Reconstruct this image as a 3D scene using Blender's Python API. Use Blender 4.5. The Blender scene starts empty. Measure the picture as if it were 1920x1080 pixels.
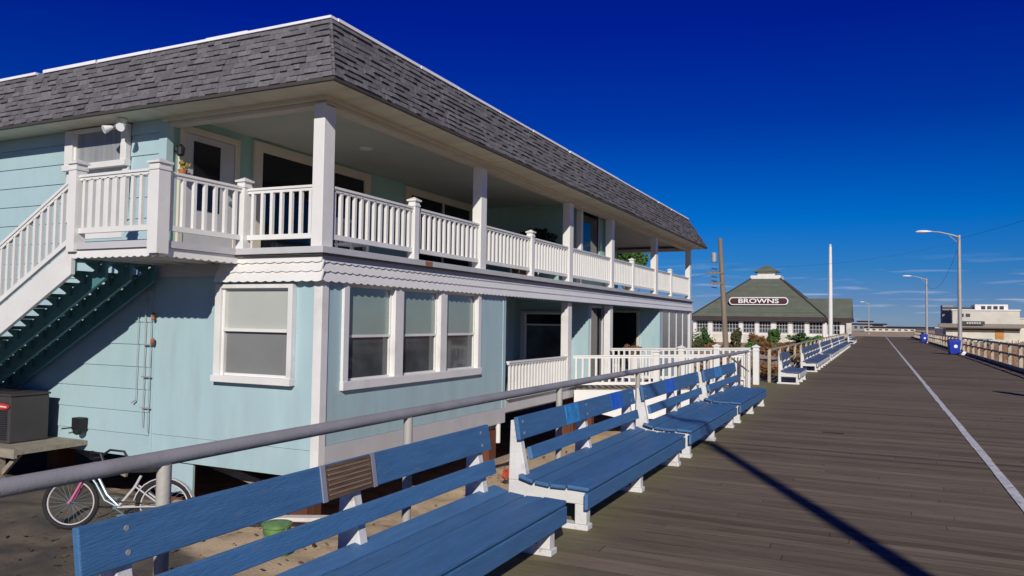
import bpy, math, random
from mathutils import Vector, Matrix
random.seed(7)
scene = bpy.context.scene
col = scene.collection
R = math.radians

# ------------------------------------------------------------------ helpers
class MB:
    """collects faces, builds ONE mesh object"""
    def __init__(s): s.v = []; s.f = []; s.t = []; s.cur = 1.0
    def face(s, pts, t=None):
        n = len(s.v); s.v += [tuple(p) for p in pts]
        s.f.append(tuple(range(n, n+len(pts)))); s.t.append(s.cur if t is None else t)
    def poly(s, V, F, t=None):
        n = len(s.v); s.v += [tuple(p) for p in V]
        for f in F: s.f.append(tuple(n+i for i in f)); s.t.append(s.cur if t is None else t)
    def box(s, x0, x1, y0, y1, z0, z1, t=None):
        if x0 > x1: x0, x1 = x1, x0
        if y0 > y1: y0, y1 = y1, y0
        if z0 > z1: z0, z1 = z1, z0
        V = [(x0,y0,z0),(x1,y0,z0),(x1,y1,z0),(x0,y1,z0),(x0,y0,z1),(x1,y0,z1),(x1,y1,z1),(x0,y1,z1)]
        s.poly(V, [(0,3,2,1),(4,5,6,7),(0,1,5,4),(1,2,6,5),(2,3,7,6),(3,0,4,7)], t); return s
    def ext(s, pts, vec, t=None):
        """extrude a polygon (3D points) along vec"""
        n = len(pts); vec = Vector(vec); P = [Vector(p) for p in pts]
        nrm = Vector((0,0,0))
        for i in range(n): nrm += P[i].cross(P[(i+1) % n])
        if nrm.dot(vec) > 0: P = P[::-1]
        V = P + [p+vec for p in P]
        F = [tuple(range(n)), tuple(range(2*n-1, n-1, -1))]
        for i in range(n):
            j = (i+1) % n; F.append((j, i, n+i, n+j))
        s.poly(V, F, t); return s
    def bar(s, a, b, w, h, up=(0,0,1), t=None):
        """rectangular bar from a to b, w across, h along up"""
        a = Vector(a); b = Vector(b); d = (b-a).normalized(); up = Vector(up)
        if abs(d.dot(up)) > .99: up = Vector((1,0,0))
        sd = d.cross(up).normalized(); u = sd.cross(d).normalized()
        q = [sd*w/2*i+u*h/2*j for i, j in ((-1,-1),(1,-1),(1,1),(-1,1))]
        V = [a+k for k in q]+[b+k for k in q]
        s.poly(V, [(0,3,2,1)[::-1],(4,5,6,7)[::-1],(0,4,5,1)[::-1],(1,5,6,2)[::-1],(2,6,7,3)[::-1],(3,7,4,0)[::-1]], t); return s
    def tube(s, pts, r, n=10, t=None, caps=True, closed=False):
        pts = [Vector(p) for p in pts]; m = len(pts)
        rs = r if isinstance(r, (list, tuple)) else [r]*m
        rings = []; prev = None
        for i, p in enumerate(pts):
            if closed: d = pts[(i+1) % m]-pts[i-1]
            else: d = pts[min(i+1, m-1)]-pts[max(i-1, 0)]
            d = d.normalized()
            if prev is None:
                u = d.orthogonal().normalized()
            else:
                u = (prev-d*prev.dot(d)).normalized()
            prev = u; w = d.cross(u)
            rings.append([p+(u*math.cos(2*math.pi*k/n)+w*math.sin(2*math.pi*k/n))*rs[i] for k in range(n)])
        V = [q for rg in rings for q in rg]; F = []
        for i in range(m if closed else m-1):
            a = i*n; b = ((i+1) % m)*n
            for k in range(n): F.append((a+k, a+(k+1) % n, b+(k+1) % n, b+k))
        if caps and not closed:
            F.append(tuple(range(n-1, -1, -1))); F.append(tuple(range((m-1)*n, m*n)))
        s.poly(V, F, t); return s
    def lathe(s, c, prof, n=16, t=None):
        """prof: list of (radius, z) bottom to top about vertical axis through c"""
        V = []; F = []
        for r, z in prof:
            for k in range(n):
                a = 2*math.pi*k/n; V.append((c[0]+r*math.cos(a), c[1]+r*math.sin(a), c[2]+z))
        for i in range(len(prof)-1):
            for k in range(n): F.append((i*n+k, i*n+(k+1) % n, (i+1)*n+(k+1) % n, (i+1)*n+k))
        F.append(tuple(range(n-1, -1, -1))); F.append(tuple(range((len(prof)-1)*n, len(prof)*n)))
        s.poly(V, F, t); return s
    def build(s, name, mat, parent=None, smooth=False, bevel=0):
        me = bpy.data.meshes.new(name); me.from_pydata(s.v, [], s.f); me.materials.append(mat)
        at = me.attributes.new('tint', 'FLOAT', 'FACE'); at.data.foreach_set('value', s.t)
        if smooth:
            me.polygons.foreach_set('use_smooth', [True]*len(me.polygons))
            try: me.set_sharp_from_angle(angle=R(40))
            except Exception: pass
        me.update()
        o = bpy.data.objects.new(name, me); col.objects.link(o)
        if parent is not None: o.parent = parent
        if bevel:
            m = o.modifiers.new('bevel', 'BEVEL'); m.width = bevel; m.segments = 2; m.limit_method = 'ANGLE'
        return o

def tag(o, label=None, cat=None, group=None, kind=None):
    if label: o['label'] = label
    if cat: o['category'] = cat
    if group: o['group'] = group
    if kind: o['kind'] = kind
    return o
def thing(name, label, cat, loc=(0,0,0), rz=0, group=None):
    o = bpy.data.objects.new(name, None); col.objects.link(o); o.empty_display_size = .2
    o.location = loc; o.rotation_euler = (0,0,rz)
    return tag(o, label, cat, group)
def copy_tree(o, parent=None):
    c = o.copy(); col.objects.link(c)
    if parent is not None: c.parent = parent
    for ch in [x for x in o.children]: copy_tree(ch, c)
    return c

def srgb(r, g, b):
    f = lambda c: (c/255/12.92) if c/255 <= .04045 else ((c/255+.055)/1.055)**2.4
    return (f(r), f(g), f(b), 1)
def mat(name, c, rough=.6, var=.15, scale=4., bump=0., bscale=40., tint=0., stretch=None, metal=0., spec=.4, coat=0., dirt=None, dirt_amt=0., dscale=1.5, thr=(.52,.72)):
    m = bpy.data.materials.new(name); m.use_nodes = True
    nt = m.node_tree; N = nt.nodes; L = nt.links; b = N['Principled BSDF']
    b.inputs['Roughness'].default_value = rough; b.inputs['Metallic'].default_value = metal
    b.inputs['Specular IOR Level'].default_value = spec
    if coat: b.inputs['Coat Weight'].default_value = coat
    tc = N.new('ShaderNodeTexCoord'); mp = N.new('ShaderNodeMapping'); L.new(tc.outputs['Object'], mp.inputs[0])
    if stretch: mp.inputs['Scale'].default_value = stretch
    nz = N.new('ShaderNodeTexNoise'); nz.inputs['Scale'].default_value = scale; nz.inputs['Detail'].default_value = 5
    L.new(mp.outputs[0], nz.inputs['Vector'])
    mr = N.new('ShaderNodeMapRange'); mr.inputs[1].default_value = .3; mr.inputs[2].default_value = .7
    mr.inputs[3].default_value = 1-var; mr.inputs[4].default_value = 1+var
    L.new(nz.outputs[0], mr.inputs[0])
    fac = mr.outputs[0]
    if tint:
        at = N.new('ShaderNodeAttribute'); at.attribute_name = 'tint'
        mu = N.new('ShaderNodeMath'); mu.operation = 'MULTIPLY'; L.new(fac, mu.inputs[0]); L.new(at.outputs['Fac'], mu.inputs[1]); fac = mu.outputs[0]
    vm = N.new('ShaderNodeVectorMath'); vm.operation = 'SCALE'; vm.inputs[0].default_value = c[:3]; L.new(fac, vm.inputs['Scale'])
    out = vm.outputs[0]
    if dirt:
        n2 = N.new('ShaderNodeTexNoise'); n2.inputs['Scale'].default_value = dscale; n2.inputs['Detail'].default_value = 8; n2.inputs['Roughness'].default_value = .65
        L.new(mp.outputs[0], n2.inputs['Vector'])
        r2 = N.new('ShaderNodeMapRange'); r2.inputs[1].default_value = thr[0]; r2.inputs[2].default_value = thr[1]; r2.inputs[3].default_value = 0; r2.inputs[4].default_value = dirt_amt
        L.new(n2.outputs[0], r2.inputs[0])
        mx = N.new('ShaderNodeMix'); mx.data_type = 'RGBA'; L.new(r2.outputs[0], mx.inputs[0]); L.new(out, mx.inputs[6]); mx.inputs[7].default_value = dirt
        out = mx.outputs[2]
    L.new(out, b.inputs['Base Color'])
    if bump:
        n3 = N.new('ShaderNodeTexNoise'); n3.inputs['Scale'].default_value = bscale; n3.inputs['Detail'].default_value = 4
        L.new(mp.outputs[0], n3.inputs['Vector'])
        bp = N.new('ShaderNodeBump'); bp.inputs['Strength'].default_value = bump; bp.inputs['Distance'].default_value = .01
        L.new(n3.outputs[0], bp.inputs['Height']); L.new(bp.outputs[0], b.inputs['Normal'])
    return m

M = {}
M['white'] = mat('white_paint', (.72,.71,.68), .5, .05, 2, .15, 30, dirt=(.42,.39,.34,1), dirt_amt=.35, dscale=2.2)
M['vinyl'] = mat('white_vinyl', (.75,.74,.705), .38, .03, 3, .05, 20, dirt=(.5,.48,.44,1), dirt_amt=.2, dscale=1.2)
M['trimgrey'] = mat('grey_white_trim', (.52,.52,.53), .55, .07, 3, .15, 30, dirt=(.3,.26,.22,1), dirt_amt=.3)
M['teal'] = mat('teal_siding', (.375,.52,.545), .6, .06, 1.6, .35, 45, tint=1, stretch=(1.6,1.6,.55), dirt=(.30,.37,.36,1), dirt_amt=.4, dscale=1.6)
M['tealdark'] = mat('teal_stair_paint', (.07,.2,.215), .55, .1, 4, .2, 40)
M['cream'] = mat('cream_soffit', (.62,.59,.47), .6, .05, 2, .1, 30, tint=1)
M['ceil'] = mat('porch_ceiling', (.52,.52,.44), .65, .05, 1.5)
M['casing'] = mat('beige_casing', (.62,.57,.46), .55, .05, 3)
M['shingle'] = mat('asphalt_shingle', (.135,.13,.14), .9, .22, 18, .5, 120, tint=1, dirt=(.075,.07,.078,1), dirt_amt=.4, dscale=2)
M['flash'] = mat('white_flashing', (.85,.85,.87), .45, .05, 3)
M['drip'] = mat('dark_drip_edge', (.06,.055,.05), .7, .1, 3)
M['glass_dark'] = mat('dark_glass', (.012,.013,.016), .06, .05, 2, spec=.45)
M['shade'] = mat('window_shade', (.43,.45,.41), .35, .03, 2, spec=.4, coat=.3)
M['screen'] = mat('window_screen', (.20,.205,.2), .3, .05, 3, .1, 200, spec=.4, coat=.2)
M['green_pane'] = mat('greenish_window', (.27,.35,.31), .12, .04, 2, spec=.5, coat=.4)
M['dim_pane'] = mat('dim_window', (.06,.07,.075), .08, .45, 1.8, spec=.5, coat=.4)
M['curtain'] = mat('pale_curtain', (.27,.28,.28), .2, .2, 2, stretch=(6,6,.3))
M['blue'] = mat('blue_bench_paint', (.06,.165,.335), .5, .12, 5, .5, 30, stretch=(5,.6,5), tint=1, dirt=(.15,.19,.25,1), dirt_amt=.6, dscale=7, spec=.35, thr=(.60,.70))
M['benchwhite'] = mat('white_bench_paint', (.68,.67,.64), .55, .06, 6, .3, 40, dirt=(.3,.22,.15,1), dirt_amt=.65, dscale=7, thr=(.56,.68))
M['plank'] = mat('boardwalk_plank', (.170,.134,.096), .8, .2, 3.5, .5, 18, stretch=(.5,6,5), tint=1, spec=.12)
M['plaque'] = mat('wooden_plaque', (.14,.085,.05), .6, .3, 5, .8, 9, stretch=(3,1,14))
M['plaqueframe'] = mat('grey_plaque_frame', (.25,.26,.31), .5, .1, 3)
M['plaqueblue'] = mat('bright_blue_plaque', (.01,.12,.62), .35, .25, 9)
M['plaquecyan'] = mat('pale_blue_plaque', (.03,.24,.55), .35, .35, 14)
M['galv'] = mat('galvanised_pipe', (.38,.37,.37), .5, .1, 5, .2, 60, metal=.25, dirt=(.2,.17,.13,1), dirt_amt=.4)
M['galvpost'] = mat('weathered_pipe_post', (.45,.43,.38), .55, .1, 6, .2, 60, metal=.1, dirt=(.28,.2,.12,1), dirt_amt=.5)
M['pile'] = mat('brown_piling', (.13,.045,.022), .8, .3, 3, .6, 25, stretch=(3,3,.5))
M['wood'] = mat('weathered_wood', (.30,.26,.2), .8, .2, 4, .5, 25, stretch=(1,4,4))
M['woodbeige'] = mat('beige_weathered_wood', (.42,.36,.28), .8, .2, 4, .4, 25)
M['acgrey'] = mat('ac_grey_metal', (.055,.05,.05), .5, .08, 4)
M['acdark'] = mat('ac_dark_slats', (.015,.015,.016), .6, .1, 4)
M['red'] = mat('red_badge', (.55,.03,.03), .4, .1, 8)
M['black'] = mat('black_plastic', (.015,.015,.018), .5, .1, 8)
M['rubber'] = mat('black_rubber', (.018,.017,.016), .8, .1, 8)
M['pink'] = mat('pink_bike_paint', (.75,.16,.32), .3, .05, 8, coat=.4)
M['chrome'] = mat('bike_silver', (.33,.42,.44), .3, .05, 8, metal=.7)
M['bikewhite'] = mat('bike_white', (.55,.52,.52), .35, .05, 8)
M['bucket'] = mat('lime_bucket', (.12,.23,.075), .5, .35, 9, dirt=(.06,.1,.04,1), dirt_amt=.6, dscale=7)
M['orange'] = mat('rusty_orange', (.28,.09,.045), .6, .3, 15)
M['polegrey'] = mat('lamp_pole_metal', (.38,.37,.35), .5, .08, 3, metal=.2)
M['polewood'] = mat('utility_pole_wood', (.22,.175,.13), .85, .2, 2, .4, 20, stretch=(3,3,.3))
M['binblue'] = mat('blue_bin', (.01,.035,.36), .4, .12, 6)
M['lampwhite'] = mat('lamp_head_white', (.8,.8,.8), .35, .03, 5)
M['roofgreen'] = mat('green_roof', (.12,.135,.10), .85, .12, 1.2, .2, 12, tint=1)
M['brownfascia'] = mat('brown_fascia', (.045,.03,.03), .7, .15, 2)
M['beigewall'] = mat('beige_stucco', (.60,.57,.49), .8, .1, .6, .1, 10, dirt=(.3,.24,.17,1), dirt_amt=.5, dscale=.5)
M['tan'] = mat('tan_door', (.42,.2,.05), .6, .2, 2)
M['maroon'] = mat('maroon_sign', (.06,.015,.02), .5, .1, 5)
M['shrub'] = mat('shrub_green', (.05,.115,.022), .7, .4, 2.5, tint=1)
M['shrubdark'] = mat('shrub_olive', (.06,.07,.02), .7, .4, 2.5, tint=1)
M['brush'] = mat('brown_brush', (.17,.085,.03), .8, .4, 2.5, tint=1)
M['bark'] = mat('bark', (.09,.06,.04), .9, .2, 5)
M['terracotta'] = mat('terracotta', (.4,.14,.06), .8, .15, 5)
M['redleaf'] = mat('red_plant', (.17,.085,.035), .7, .3, 12, tint=1)
M['leafdark'] = mat('dark_plant', (.012,.02,.012), .7, .3, 12, tint=1)
M['litter'] = mat('dry_leaf', (.08,.045,.025), .8, .3, 12, tint=1)
M['wire'] = mat('wire_black', (.02,.02,.022), .7, .1, 5)
M['mid'] = mat('distant_building', (.26,.27,.3), .8, .15, .1, tint=1)
M['paintline'] = mat('worn_white_line', (.62,.62,.62), .7, .15, 8, .3, 30, dirt=(.13,.11,.10,1), dirt_amt=.7, dscale=9, thr=(.54,.66))
M['plaqueline'] = mat('carved_line', (.27,.2,.14), .7, .1, 9)
M['bluefaded'] = mat('faded_blue_paint', (.085,.13,.22), .55, .15, 5, .3, 30, tint=1)
M['sandwood'] = mat('bleached_board', (.62,.58,.52), .8, .1, 5, .3, 25)

# plywood siding with vertical grooves
def grooved(name, base, axis):
    m = mat(name, base, .6, .06, 1.6, stretch=(2,2,.45), dirt=(.30,.38,.37,1), dirt_amt=.35, dscale=1.4)
    nt = m.node_tree; N = nt.nodes; L = nt.links
    tc = N.new('ShaderNodeTexCoord'); sp = N.new('ShaderNodeSeparateXYZ'); L.new(tc.outputs['Object'], sp.inputs[0])
    f = N.new('ShaderNodeMath'); f.operation = 'MULTIPLY'; f.inputs[1].default_value = 1/.2; L.new(sp.outputs[axis], f.inputs[0])
    fr = N.new('ShaderNodeMath'); fr.operation = 'FRACT'; L.new(f.outputs[0], fr.inputs[0])
    lt = N.new('ShaderNodeMath'); lt.operation = 'LESS_THAN'; lt.inputs[1].default_value = .06; L.new(fr.outputs[0], lt.inputs[0])
    nz = N.new('ShaderNodeTexNoise'); nz.inputs['Scale'].default_value = 30; mp = N.new('ShaderNodeMapping'); mp.inputs['Scale'].default_value = (4,4,.2)
    L.new(tc.outputs['Object'], mp.inputs[0]); L.new(mp.outputs[0], nz.inputs['Vector'])
    sb = N.new('ShaderNodeMath'); sb.operation = 'SUBTRACT'; L.new(nz.outputs[0], sb.inputs[0]); L.new(lt.outputs[0], sb.inputs[1])
    bp = N.new('ShaderNodeBump'); bp.inputs['Strength'].default_value = .3; bp.inputs['Distance'].default_value = .006
    L.new(sb.outputs[0], bp.inputs['Height']); L.new(bp.outputs[0], N['Principled BSDF'].inputs['Normal'])
    return m
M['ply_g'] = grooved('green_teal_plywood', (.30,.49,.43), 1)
M['ply_y'] = grooved('teal_plywood_front', (.375,.52,.545), 1)
M['ply_x'] = grooved('teal_plywood_side', (.375,.52,.545), 0)

# ------------------------------------------------------------------ camera
cam_d = bpy.data.cameras.new('camera'); cam = bpy.data.objects.new('camera', cam_d); col.objects.link(cam)
cam_d.sensor_width = 36; cam_d.lens = 36*1442/1920; cam_d.clip_end = 20000; cam_d.clip_start = .05
Fp = 1442.
dY = Vector((1645-960, 612-540, Fp)).normalized()
vx = Vector((-2077.267-960, 556.166-540, Fp)).normalized(); dX = -vx
dX = (dX - dY*dX.dot(dY)).normalized()
dZ = dX.cross(dY)
if dZ.y > 0: dZ = -dZ
Rm = Matrix((dX, dY, dZ))                      # world = Rm @ cam(x right, y down, z fwd)
r_ = Rm @ Vector((1,0,0)); u_ = Rm @ Vector((0,-1,0)); b_ = Rm @ Vector((0,0,-1))
mw = Matrix((r_, u_, b_)).transposed().to_4x4(); mw.translation = (0,0,1.6)
cam.matrix_world = mw
scene.camera = cam

# ------------------------------------------------------------------ light
EL = 26.5; AZ = 25.0
sd = bpy.data.lights.new('sun', 'SUN'); sd.energy = 4.0; sd.angle = R(.53); sd.color = (1., .945, .86)
sun = bpy.data.objects.new('sun', sd); col.objects.link(sun)
ld = Vector((-math.sin(R(AZ))*math.cos(R(EL)), math.cos(R(AZ))*math.cos(R(EL)), -math.sin(R(EL))))
sun.rotation_euler = ld.to_track_quat('-Z', 'Y').to_euler()
w = bpy.data.worlds.new('World'); scene.world = w; w.use_nodes = True
nt = w.node_tree; N = nt.nodes; L = nt.links; bg = N['Background']; bg.inputs[1].default_value = .1
sky = N.new('ShaderNodeTexSky'); sky.sky_type = 'NISHITA'; sky.sun_disc = False
sky.sun_elevation = R(EL); sky.sun_rotation = R(180-AZ); sky.air_density = 1.0; sky.dust_density = .0; sky.ozone_density = 4.0; sky.altitude = 0
# deep, polarised-looking blue: the clear-sky radiance filtered by elevation
tc = N.new('ShaderNodeTexCoord'); spz = N.new('ShaderNodeSeparateXYZ'); L.new(tc.outputs['Generated'], spz.inputs[0])
rpz = N.new('ShaderNodeValToRGB'); e = rpz.color_ramp.elements
rat = [(.008,(.40,.62,1.25)),(.032,(.29,.53,1.18)),(.068,(.115,.50,1.17)),(.128,(.0,.48,1.31)),(.247,(0,.2,1.08)),(.36,(.0,.095,1.1)),(.8,(.02,.12,1.1))]
e[0].position = rat[0][0]; e[0].color = (*[q/2 for q in rat[0][1]],1); e[1].position = rat[-1][0]; e[1].color = (*[q/2 for q in rat[-1][1]],1)
for p_, c_ in rat[1:-1]: k_ = e.new(p_); k_.color = (*[q/2 for q in c_],1)
L.new(spz.outputs[2], rpz.inputs[0])
hs = N.new('ShaderNodeMix'); hs.data_type = 'RGBA'; hs.blend_type = 'MULTIPLY'; hs.inputs[0].default_value = 1
L.new(sky.outputs[0], hs.inputs[6]); L.new(rpz.outputs[0], hs.inputs[7])
# thin wisps of cloud low over the horizon
tc = N.new('ShaderNodeTexCoord'); mp = N.new('ShaderNodeMapping'); mp.inputs['Scale'].default_value = (7, 7, 95)
mp.inputs['Location'].default_value = (.35, .2, .3)
L.new(tc.outputs['Generated'], mp.inputs[0])
nz = N.new('ShaderNodeTexNoise'); nz.inputs['Scale'].default_value = 1.6; nz.inputs['Detail'].default_value = 6; nz.inputs['Roughness'].default_value = .5
L.new(mp.outputs[0], nz.inputs['Vector'])
cr = N.new('ShaderNodeMapRange'); cr.inputs[1].default_value = .55; cr.inputs[2].default_value = .74; L.new(nz.outputs[0], cr.inputs[0])
sp = N.new('ShaderNodeSeparateXYZ'); L.new(tc.outputs['Generated'], sp.inputs[0])
el = N.new('ShaderNodeMapRange'); el.inputs[1].default_value = .03; el.inputs[2].default_value = .085; el.inputs[3].default_value = .7; el.inputs[4].default_value = 0
L.new(sp.outputs[2], el.inputs[0])
mu = N.new('ShaderNodeMath'); mu.operation = 'MULTIPLY'; L.new(cr.outputs[0], mu.inputs[0]); L.new(el.outputs[0], mu.inputs[1])
mx = N.new('ShaderNodeMix'); mx.data_type = 'RGBA'; mx.inputs[7].default_value = (6.2, 6.4, 7.4, 1)
L.new(mu.outputs[0], mx.inputs[0]); L.new(hs.outputs[2], mx.inputs[6]); L.new(mx.outputs[2], bg.inputs[0])
scene.view_settings.view_transform = 'Standard'; scene.view_settings.look = 'None'; scene.view_settings.exposure = 0; scene.view_settings.gamma = 1

# ------------------------------------------------------------------ ground
def sm(x): x = max(0, min(1, x)); return x*x*(3-2*x)
def gh(x, y):
    if x > 3: return -.12 + .25*sm((x-6)/6)*(.6+.4*math.sin(x*.7+y*.13)) if x < 400 else -.12
    a = -1.17 + .5*sm((x+5.0)/2.0) - .17*sm((y-7.5)/2)*sm((-4.5-x)/1.5)
    if y > 8.9 and x < -7.25: a -= .75*sm((y-8.95)/.5)*sm((-7.3-x)/.5)  # pit added under the house so the crawl space falls dark
    b = -.35
    t = sm((y-34)/10)
    return a*(1-t)+b*t
def grid_axis(segs):
    out = []
    for a, b, st in segs:
        n = max(1, int(round((b-a)/st)))
        out += [a+(b-a)*i/n for i in range(n)]
    out.append(segs[-1][1]); return out
xs = grid_axis([(-6000,-300,1900),(-300,-40,26),(-40,-14,2),(-14,-2.9,.22),(-2.9,4,2.3),(4,16,.5),(16,80,4),(80,500,70),(500,6000,1800)])
ys = grid_axis([(-3000,-100,900),(-100,-6,12),(-6,2,1),(2,12,.22),(12,30,.5),(30,120,3),(120,400,28),(400,9000,1700)])
g = MB(); nx = len(xs); V = []; F = []
for y in ys:
    for x in xs:
        j = 0
        if -14 < x < -3 and 2 < y < 30: j = .025*math.sin(x*5.1+y*2.3)+.02*math.sin(x*2.2-y*6.1)+random.uniform(-.022,.022)
        elif 4.5 < x < 80 and y < 120: j = random.uniform(-.04,.04)
        V.append((x, y, gh(x, y)+j))
for j in range(len(ys)-1):
    for i in range(nx-1): F.append((j*nx+i, j*nx+i+1, (j+1)*nx+i+1, (j+1)*nx+i))
g.poly(V, F)
sandm = mat('sand_ground', (.50,.375,.235), .95, .18, 1.5, .8, 25, dirt=(.2,.14,.085,1), dirt_amt=.75, dscale=2.6)
nt = sandm.node_tree; N = nt.nodes; L = nt.links; pb = N['Principled BSDF']
src = pb.inputs['Base Color'].links[0].from_socket
tcn = N.new('ShaderNodeTexCoord'); sp = N.new('ShaderNodeSeparateXYZ'); L.new(tcn.outputs['Object'], sp.inputs[0])
nzz = N.new('ShaderNodeTexNoise'); nzz.inputs['Scale'].default_value = .9; nzz.inputs['Detail'].default_value = 7; L.new(tcn.outputs['Object'], nzz.inputs['Vector'])
def mth(op, a, b):
    n = N.new('ShaderNodeMath'); n.operation = op
    for k, q in enumerate((a, b)):
        if isinstance(q, (int, float)): n.inputs[k].default_value = q
        else: L.new(q, n.inputs[k])
    return n.outputs[0]
# worn tarmac in the street end, sand drifted over its edge: y + .35x < edge
q = mth('ADD', mth('ADD', sp.outputs[1], mth('MULTIPLY', sp.outputs[0], .55)), mth('MULTIPLY', nzz.outputs[0], 2.2))
mr = N.new('ShaderNodeMapRange'); mr.inputs[1].default_value = 4.1; mr.inputs[2].default_value = 3.6; L.new(q, mr.inputs[0])
lim = mth('LESS_THAN', sp.outputs[0], -3.2)
fac = mth('MULTIPLY', mr.outputs[0], lim)
mx = N.new('ShaderNodeMix'); mx.data_type = 'RGBA'; L.new(fac, mx.inputs[0]); L.new(src, mx.inputs[6])
n4 = N.new('ShaderNodeTexNoise'); n4.inputs['Scale'].default_value = 1.7; n4.inputs['Detail'].default_value = 9; L.new(tcn.outputs['Object'], n4.inputs['Vector'])
rp = N.new('ShaderNodeValToRGB'); rp.color_ramp.elements[0].position = .35; rp.color_ramp.elements[0].color = (.06,.053,.045,1); rp.color_ramp.elements[1].position = .8; rp.color_ramp.elements[1].color = (.19,.15,.10,1)
L.new(n4.outputs[0], rp.inputs[0]); L.new(rp.outputs[0], mx.inputs[7]); L.new(mx.outputs[2], pb.inputs['Base Color'])
tag(g.build('ground', sandm, smooth=True), kind='structure')

# dead leaves and twigs over the sand
lt = MB(); rl = random.Random(3)
for i in range(1500):
    x = rl.uniform(-11, -3.1); y = rl.uniform(2.5, 17)
    if x < -7 and y > 8.6: continue
    z = gh(x, y)+.03; a = rl.uniform(0, 6.3); s_ = rl.uniform(.012, .055); dx = Vector((math.cos(a), math.sin(a), rl.uniform(-.4,.4)))*s_; dy = Vector((-math.sin(a), math.cos(a), rl.uniform(-.4,.4)))*s_*.6
    p = Vector((x, y, z)); lt.face([p-dx, p-dy*.8, p+dx, p+dy], rl.uniform(.5, 2.2))
tag(lt.build('leaf_litter', M['litter']), kind='stuff', label='dry brown leaf litter scattered over the sand by the house', cat='leaf litter')

# ------------------------------------------------------------------ boardwalk
bw = MB(); rb = random.Random(5)
y = -8.0; pw = .132
while y < 135:
    sh = rb.uniform(.82, 1.16)*(.6 if rb.random() < .03 else 1); cuts = [-3.05]+sorted(rb.uniform(-2.4, 4.2) for _ in range(2 if rb.random() < .6 else 1))+[4.95]
    for a, b in zip(cuts, cuts[1:]):
        if b-a < .3: continue
        t = sh*rb.uniform(.85, 1.15); dz = rb.uniform(-.0015, .0015)
        e = rb.uniform(-.012, .012) if a < -3 else 0
        x0_, x1_, y0_, y1_ = a+.002+e, b-.002, y+.003, y+pw-.003
        bw.face([(x0_,y0_,dz), (x1_,y0_,dz), (x1_,y1_,dz), (x0_,y1_,dz)], t)
        V_ = [(x0_,y0_,-.05),(x1_,y0_,-.05),(x1_,y1_,-.05),(x0_,y1_,-.05),(x0_,y0_,dz),(x1_,y0_,dz),(x1_,y1_,dz),(x0_,y1_,dz)]
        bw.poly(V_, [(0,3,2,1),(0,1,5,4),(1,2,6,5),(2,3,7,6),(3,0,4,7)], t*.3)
    y += pw
pm = M['plank']; nt = pm.node_tree; N = nt.nodes; L = nt.links; pb = N['Principled BSDF']; src = pb.inputs['Base Color'].links[0].from_socket
tcn = N.new('ShaderNodeTexCoord'); sp = N.new('ShaderNodeSeparateXYZ'); L.new(tcn.outputs['Object'], sp.inputs[0])
nzz = N.new('ShaderNodeTexNoise'); nzz.inputs['Scale'].default_value = 1.1; nzz.inputs['Detail'].default_value = 6; L.new(tcn.outputs['Object'], nzz.inputs['Vector'])
q = mth('ADD', sp.outputs[0], mth('MULTIPLY', nzz.outputs[0], -1.1))
mr = N.new('ShaderNodeMapRange'); mr.inputs[1].default_value = -2.15; mr.inputs[2].default_value = -2.75; mr.inputs[4].default_value = .6; L.new(q, mr.inputs[0])
mx = N.new('ShaderNodeMix'); mx.data_type = 'RGBA'; L.new(mr.outputs[0], mx.inputs[0]); L.new(src, mx.inputs[6]); mx.inputs[7].default_value = (.19,.185,.09,1)
# salt-bleached broad patches
n5 = N.new('ShaderNodeTexNoise'); n5.inputs['Scale'].default_value = .35; n5.inputs['Detail'].default_value = 5; L.new(tcn.outputs['Object'], n5.inputs['Vector'])
m5 = N.new('ShaderNodeMapRange'); m5.inputs[1].default_value = .45; m5.inputs[2].default_value = .75; m5.inputs[4].default_value = .35; L.new(n5.outputs[0], m5.inputs[0])
mx2 = N.new('ShaderNodeMix'); mx2.data_type = 'RGBA'; L.new(m5.outputs[0], mx2.inputs[0]); L.new(mx.outputs[2], mx2.inputs[6]); mx2.inputs[7].default_value = (.20,.165,.135,1)
L.new(mx2.outputs[2], pb.inputs['Base Color'])
tag(bw.build('boardwalk', pm), kind='structure')
js = MB()
for x in (-3.0, -1.0, 1.0, 3.0, 4.9): js.box(x-.05, x+.05, -8, 135, -.32, -.052)
for k in range(0, 60):
    for x in (-2.8, 1., 4.7): js.box(x-.12, x+.12, -6+k*2.4, -5.76+k*2.4, -1.4, -.32)
tag(js.build('boardwalk_framing', M['wood']), kind='structure')
ln = MB()
for k in range(143):
    yy = -8+k; ln.box(1.145+rb.uniform(-.006,.006), 1.24+rb.uniform(-.006,.006), yy, yy+1, .0045, .0075)
tag(ln.build('painted_line', M['paintline']), kind='structure')
kb = MB(); kb.box(4.72, 4.86, -8, 135, .03, .14)
for k in range(0, 60): kb.box(4.74, 4.84, -7+k*2.4, -6.8+k*2.4, .004, .03)
tag(kb.build('timber_kerb', M['wood']), kind='structure')

# ------------------------------------------------------------------ the house
XF, YN, YE = -7.2, 8.8, 33.0
house = thing('beach_house', 'two storey teal beach house with grey shingle mansard roof and white balcony railings', 'house', (XF, YN, -1.15))
HL = Vector(house.location)
def hp(mb, name, m, parent=None, **k):
    """part of the house built in world coordinates"""
    o = mb.build(name, m, parent or house, **k)
    if parent is None: o.matrix_parent_inverse = Matrix.Translation(-HL)
    return o

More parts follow.
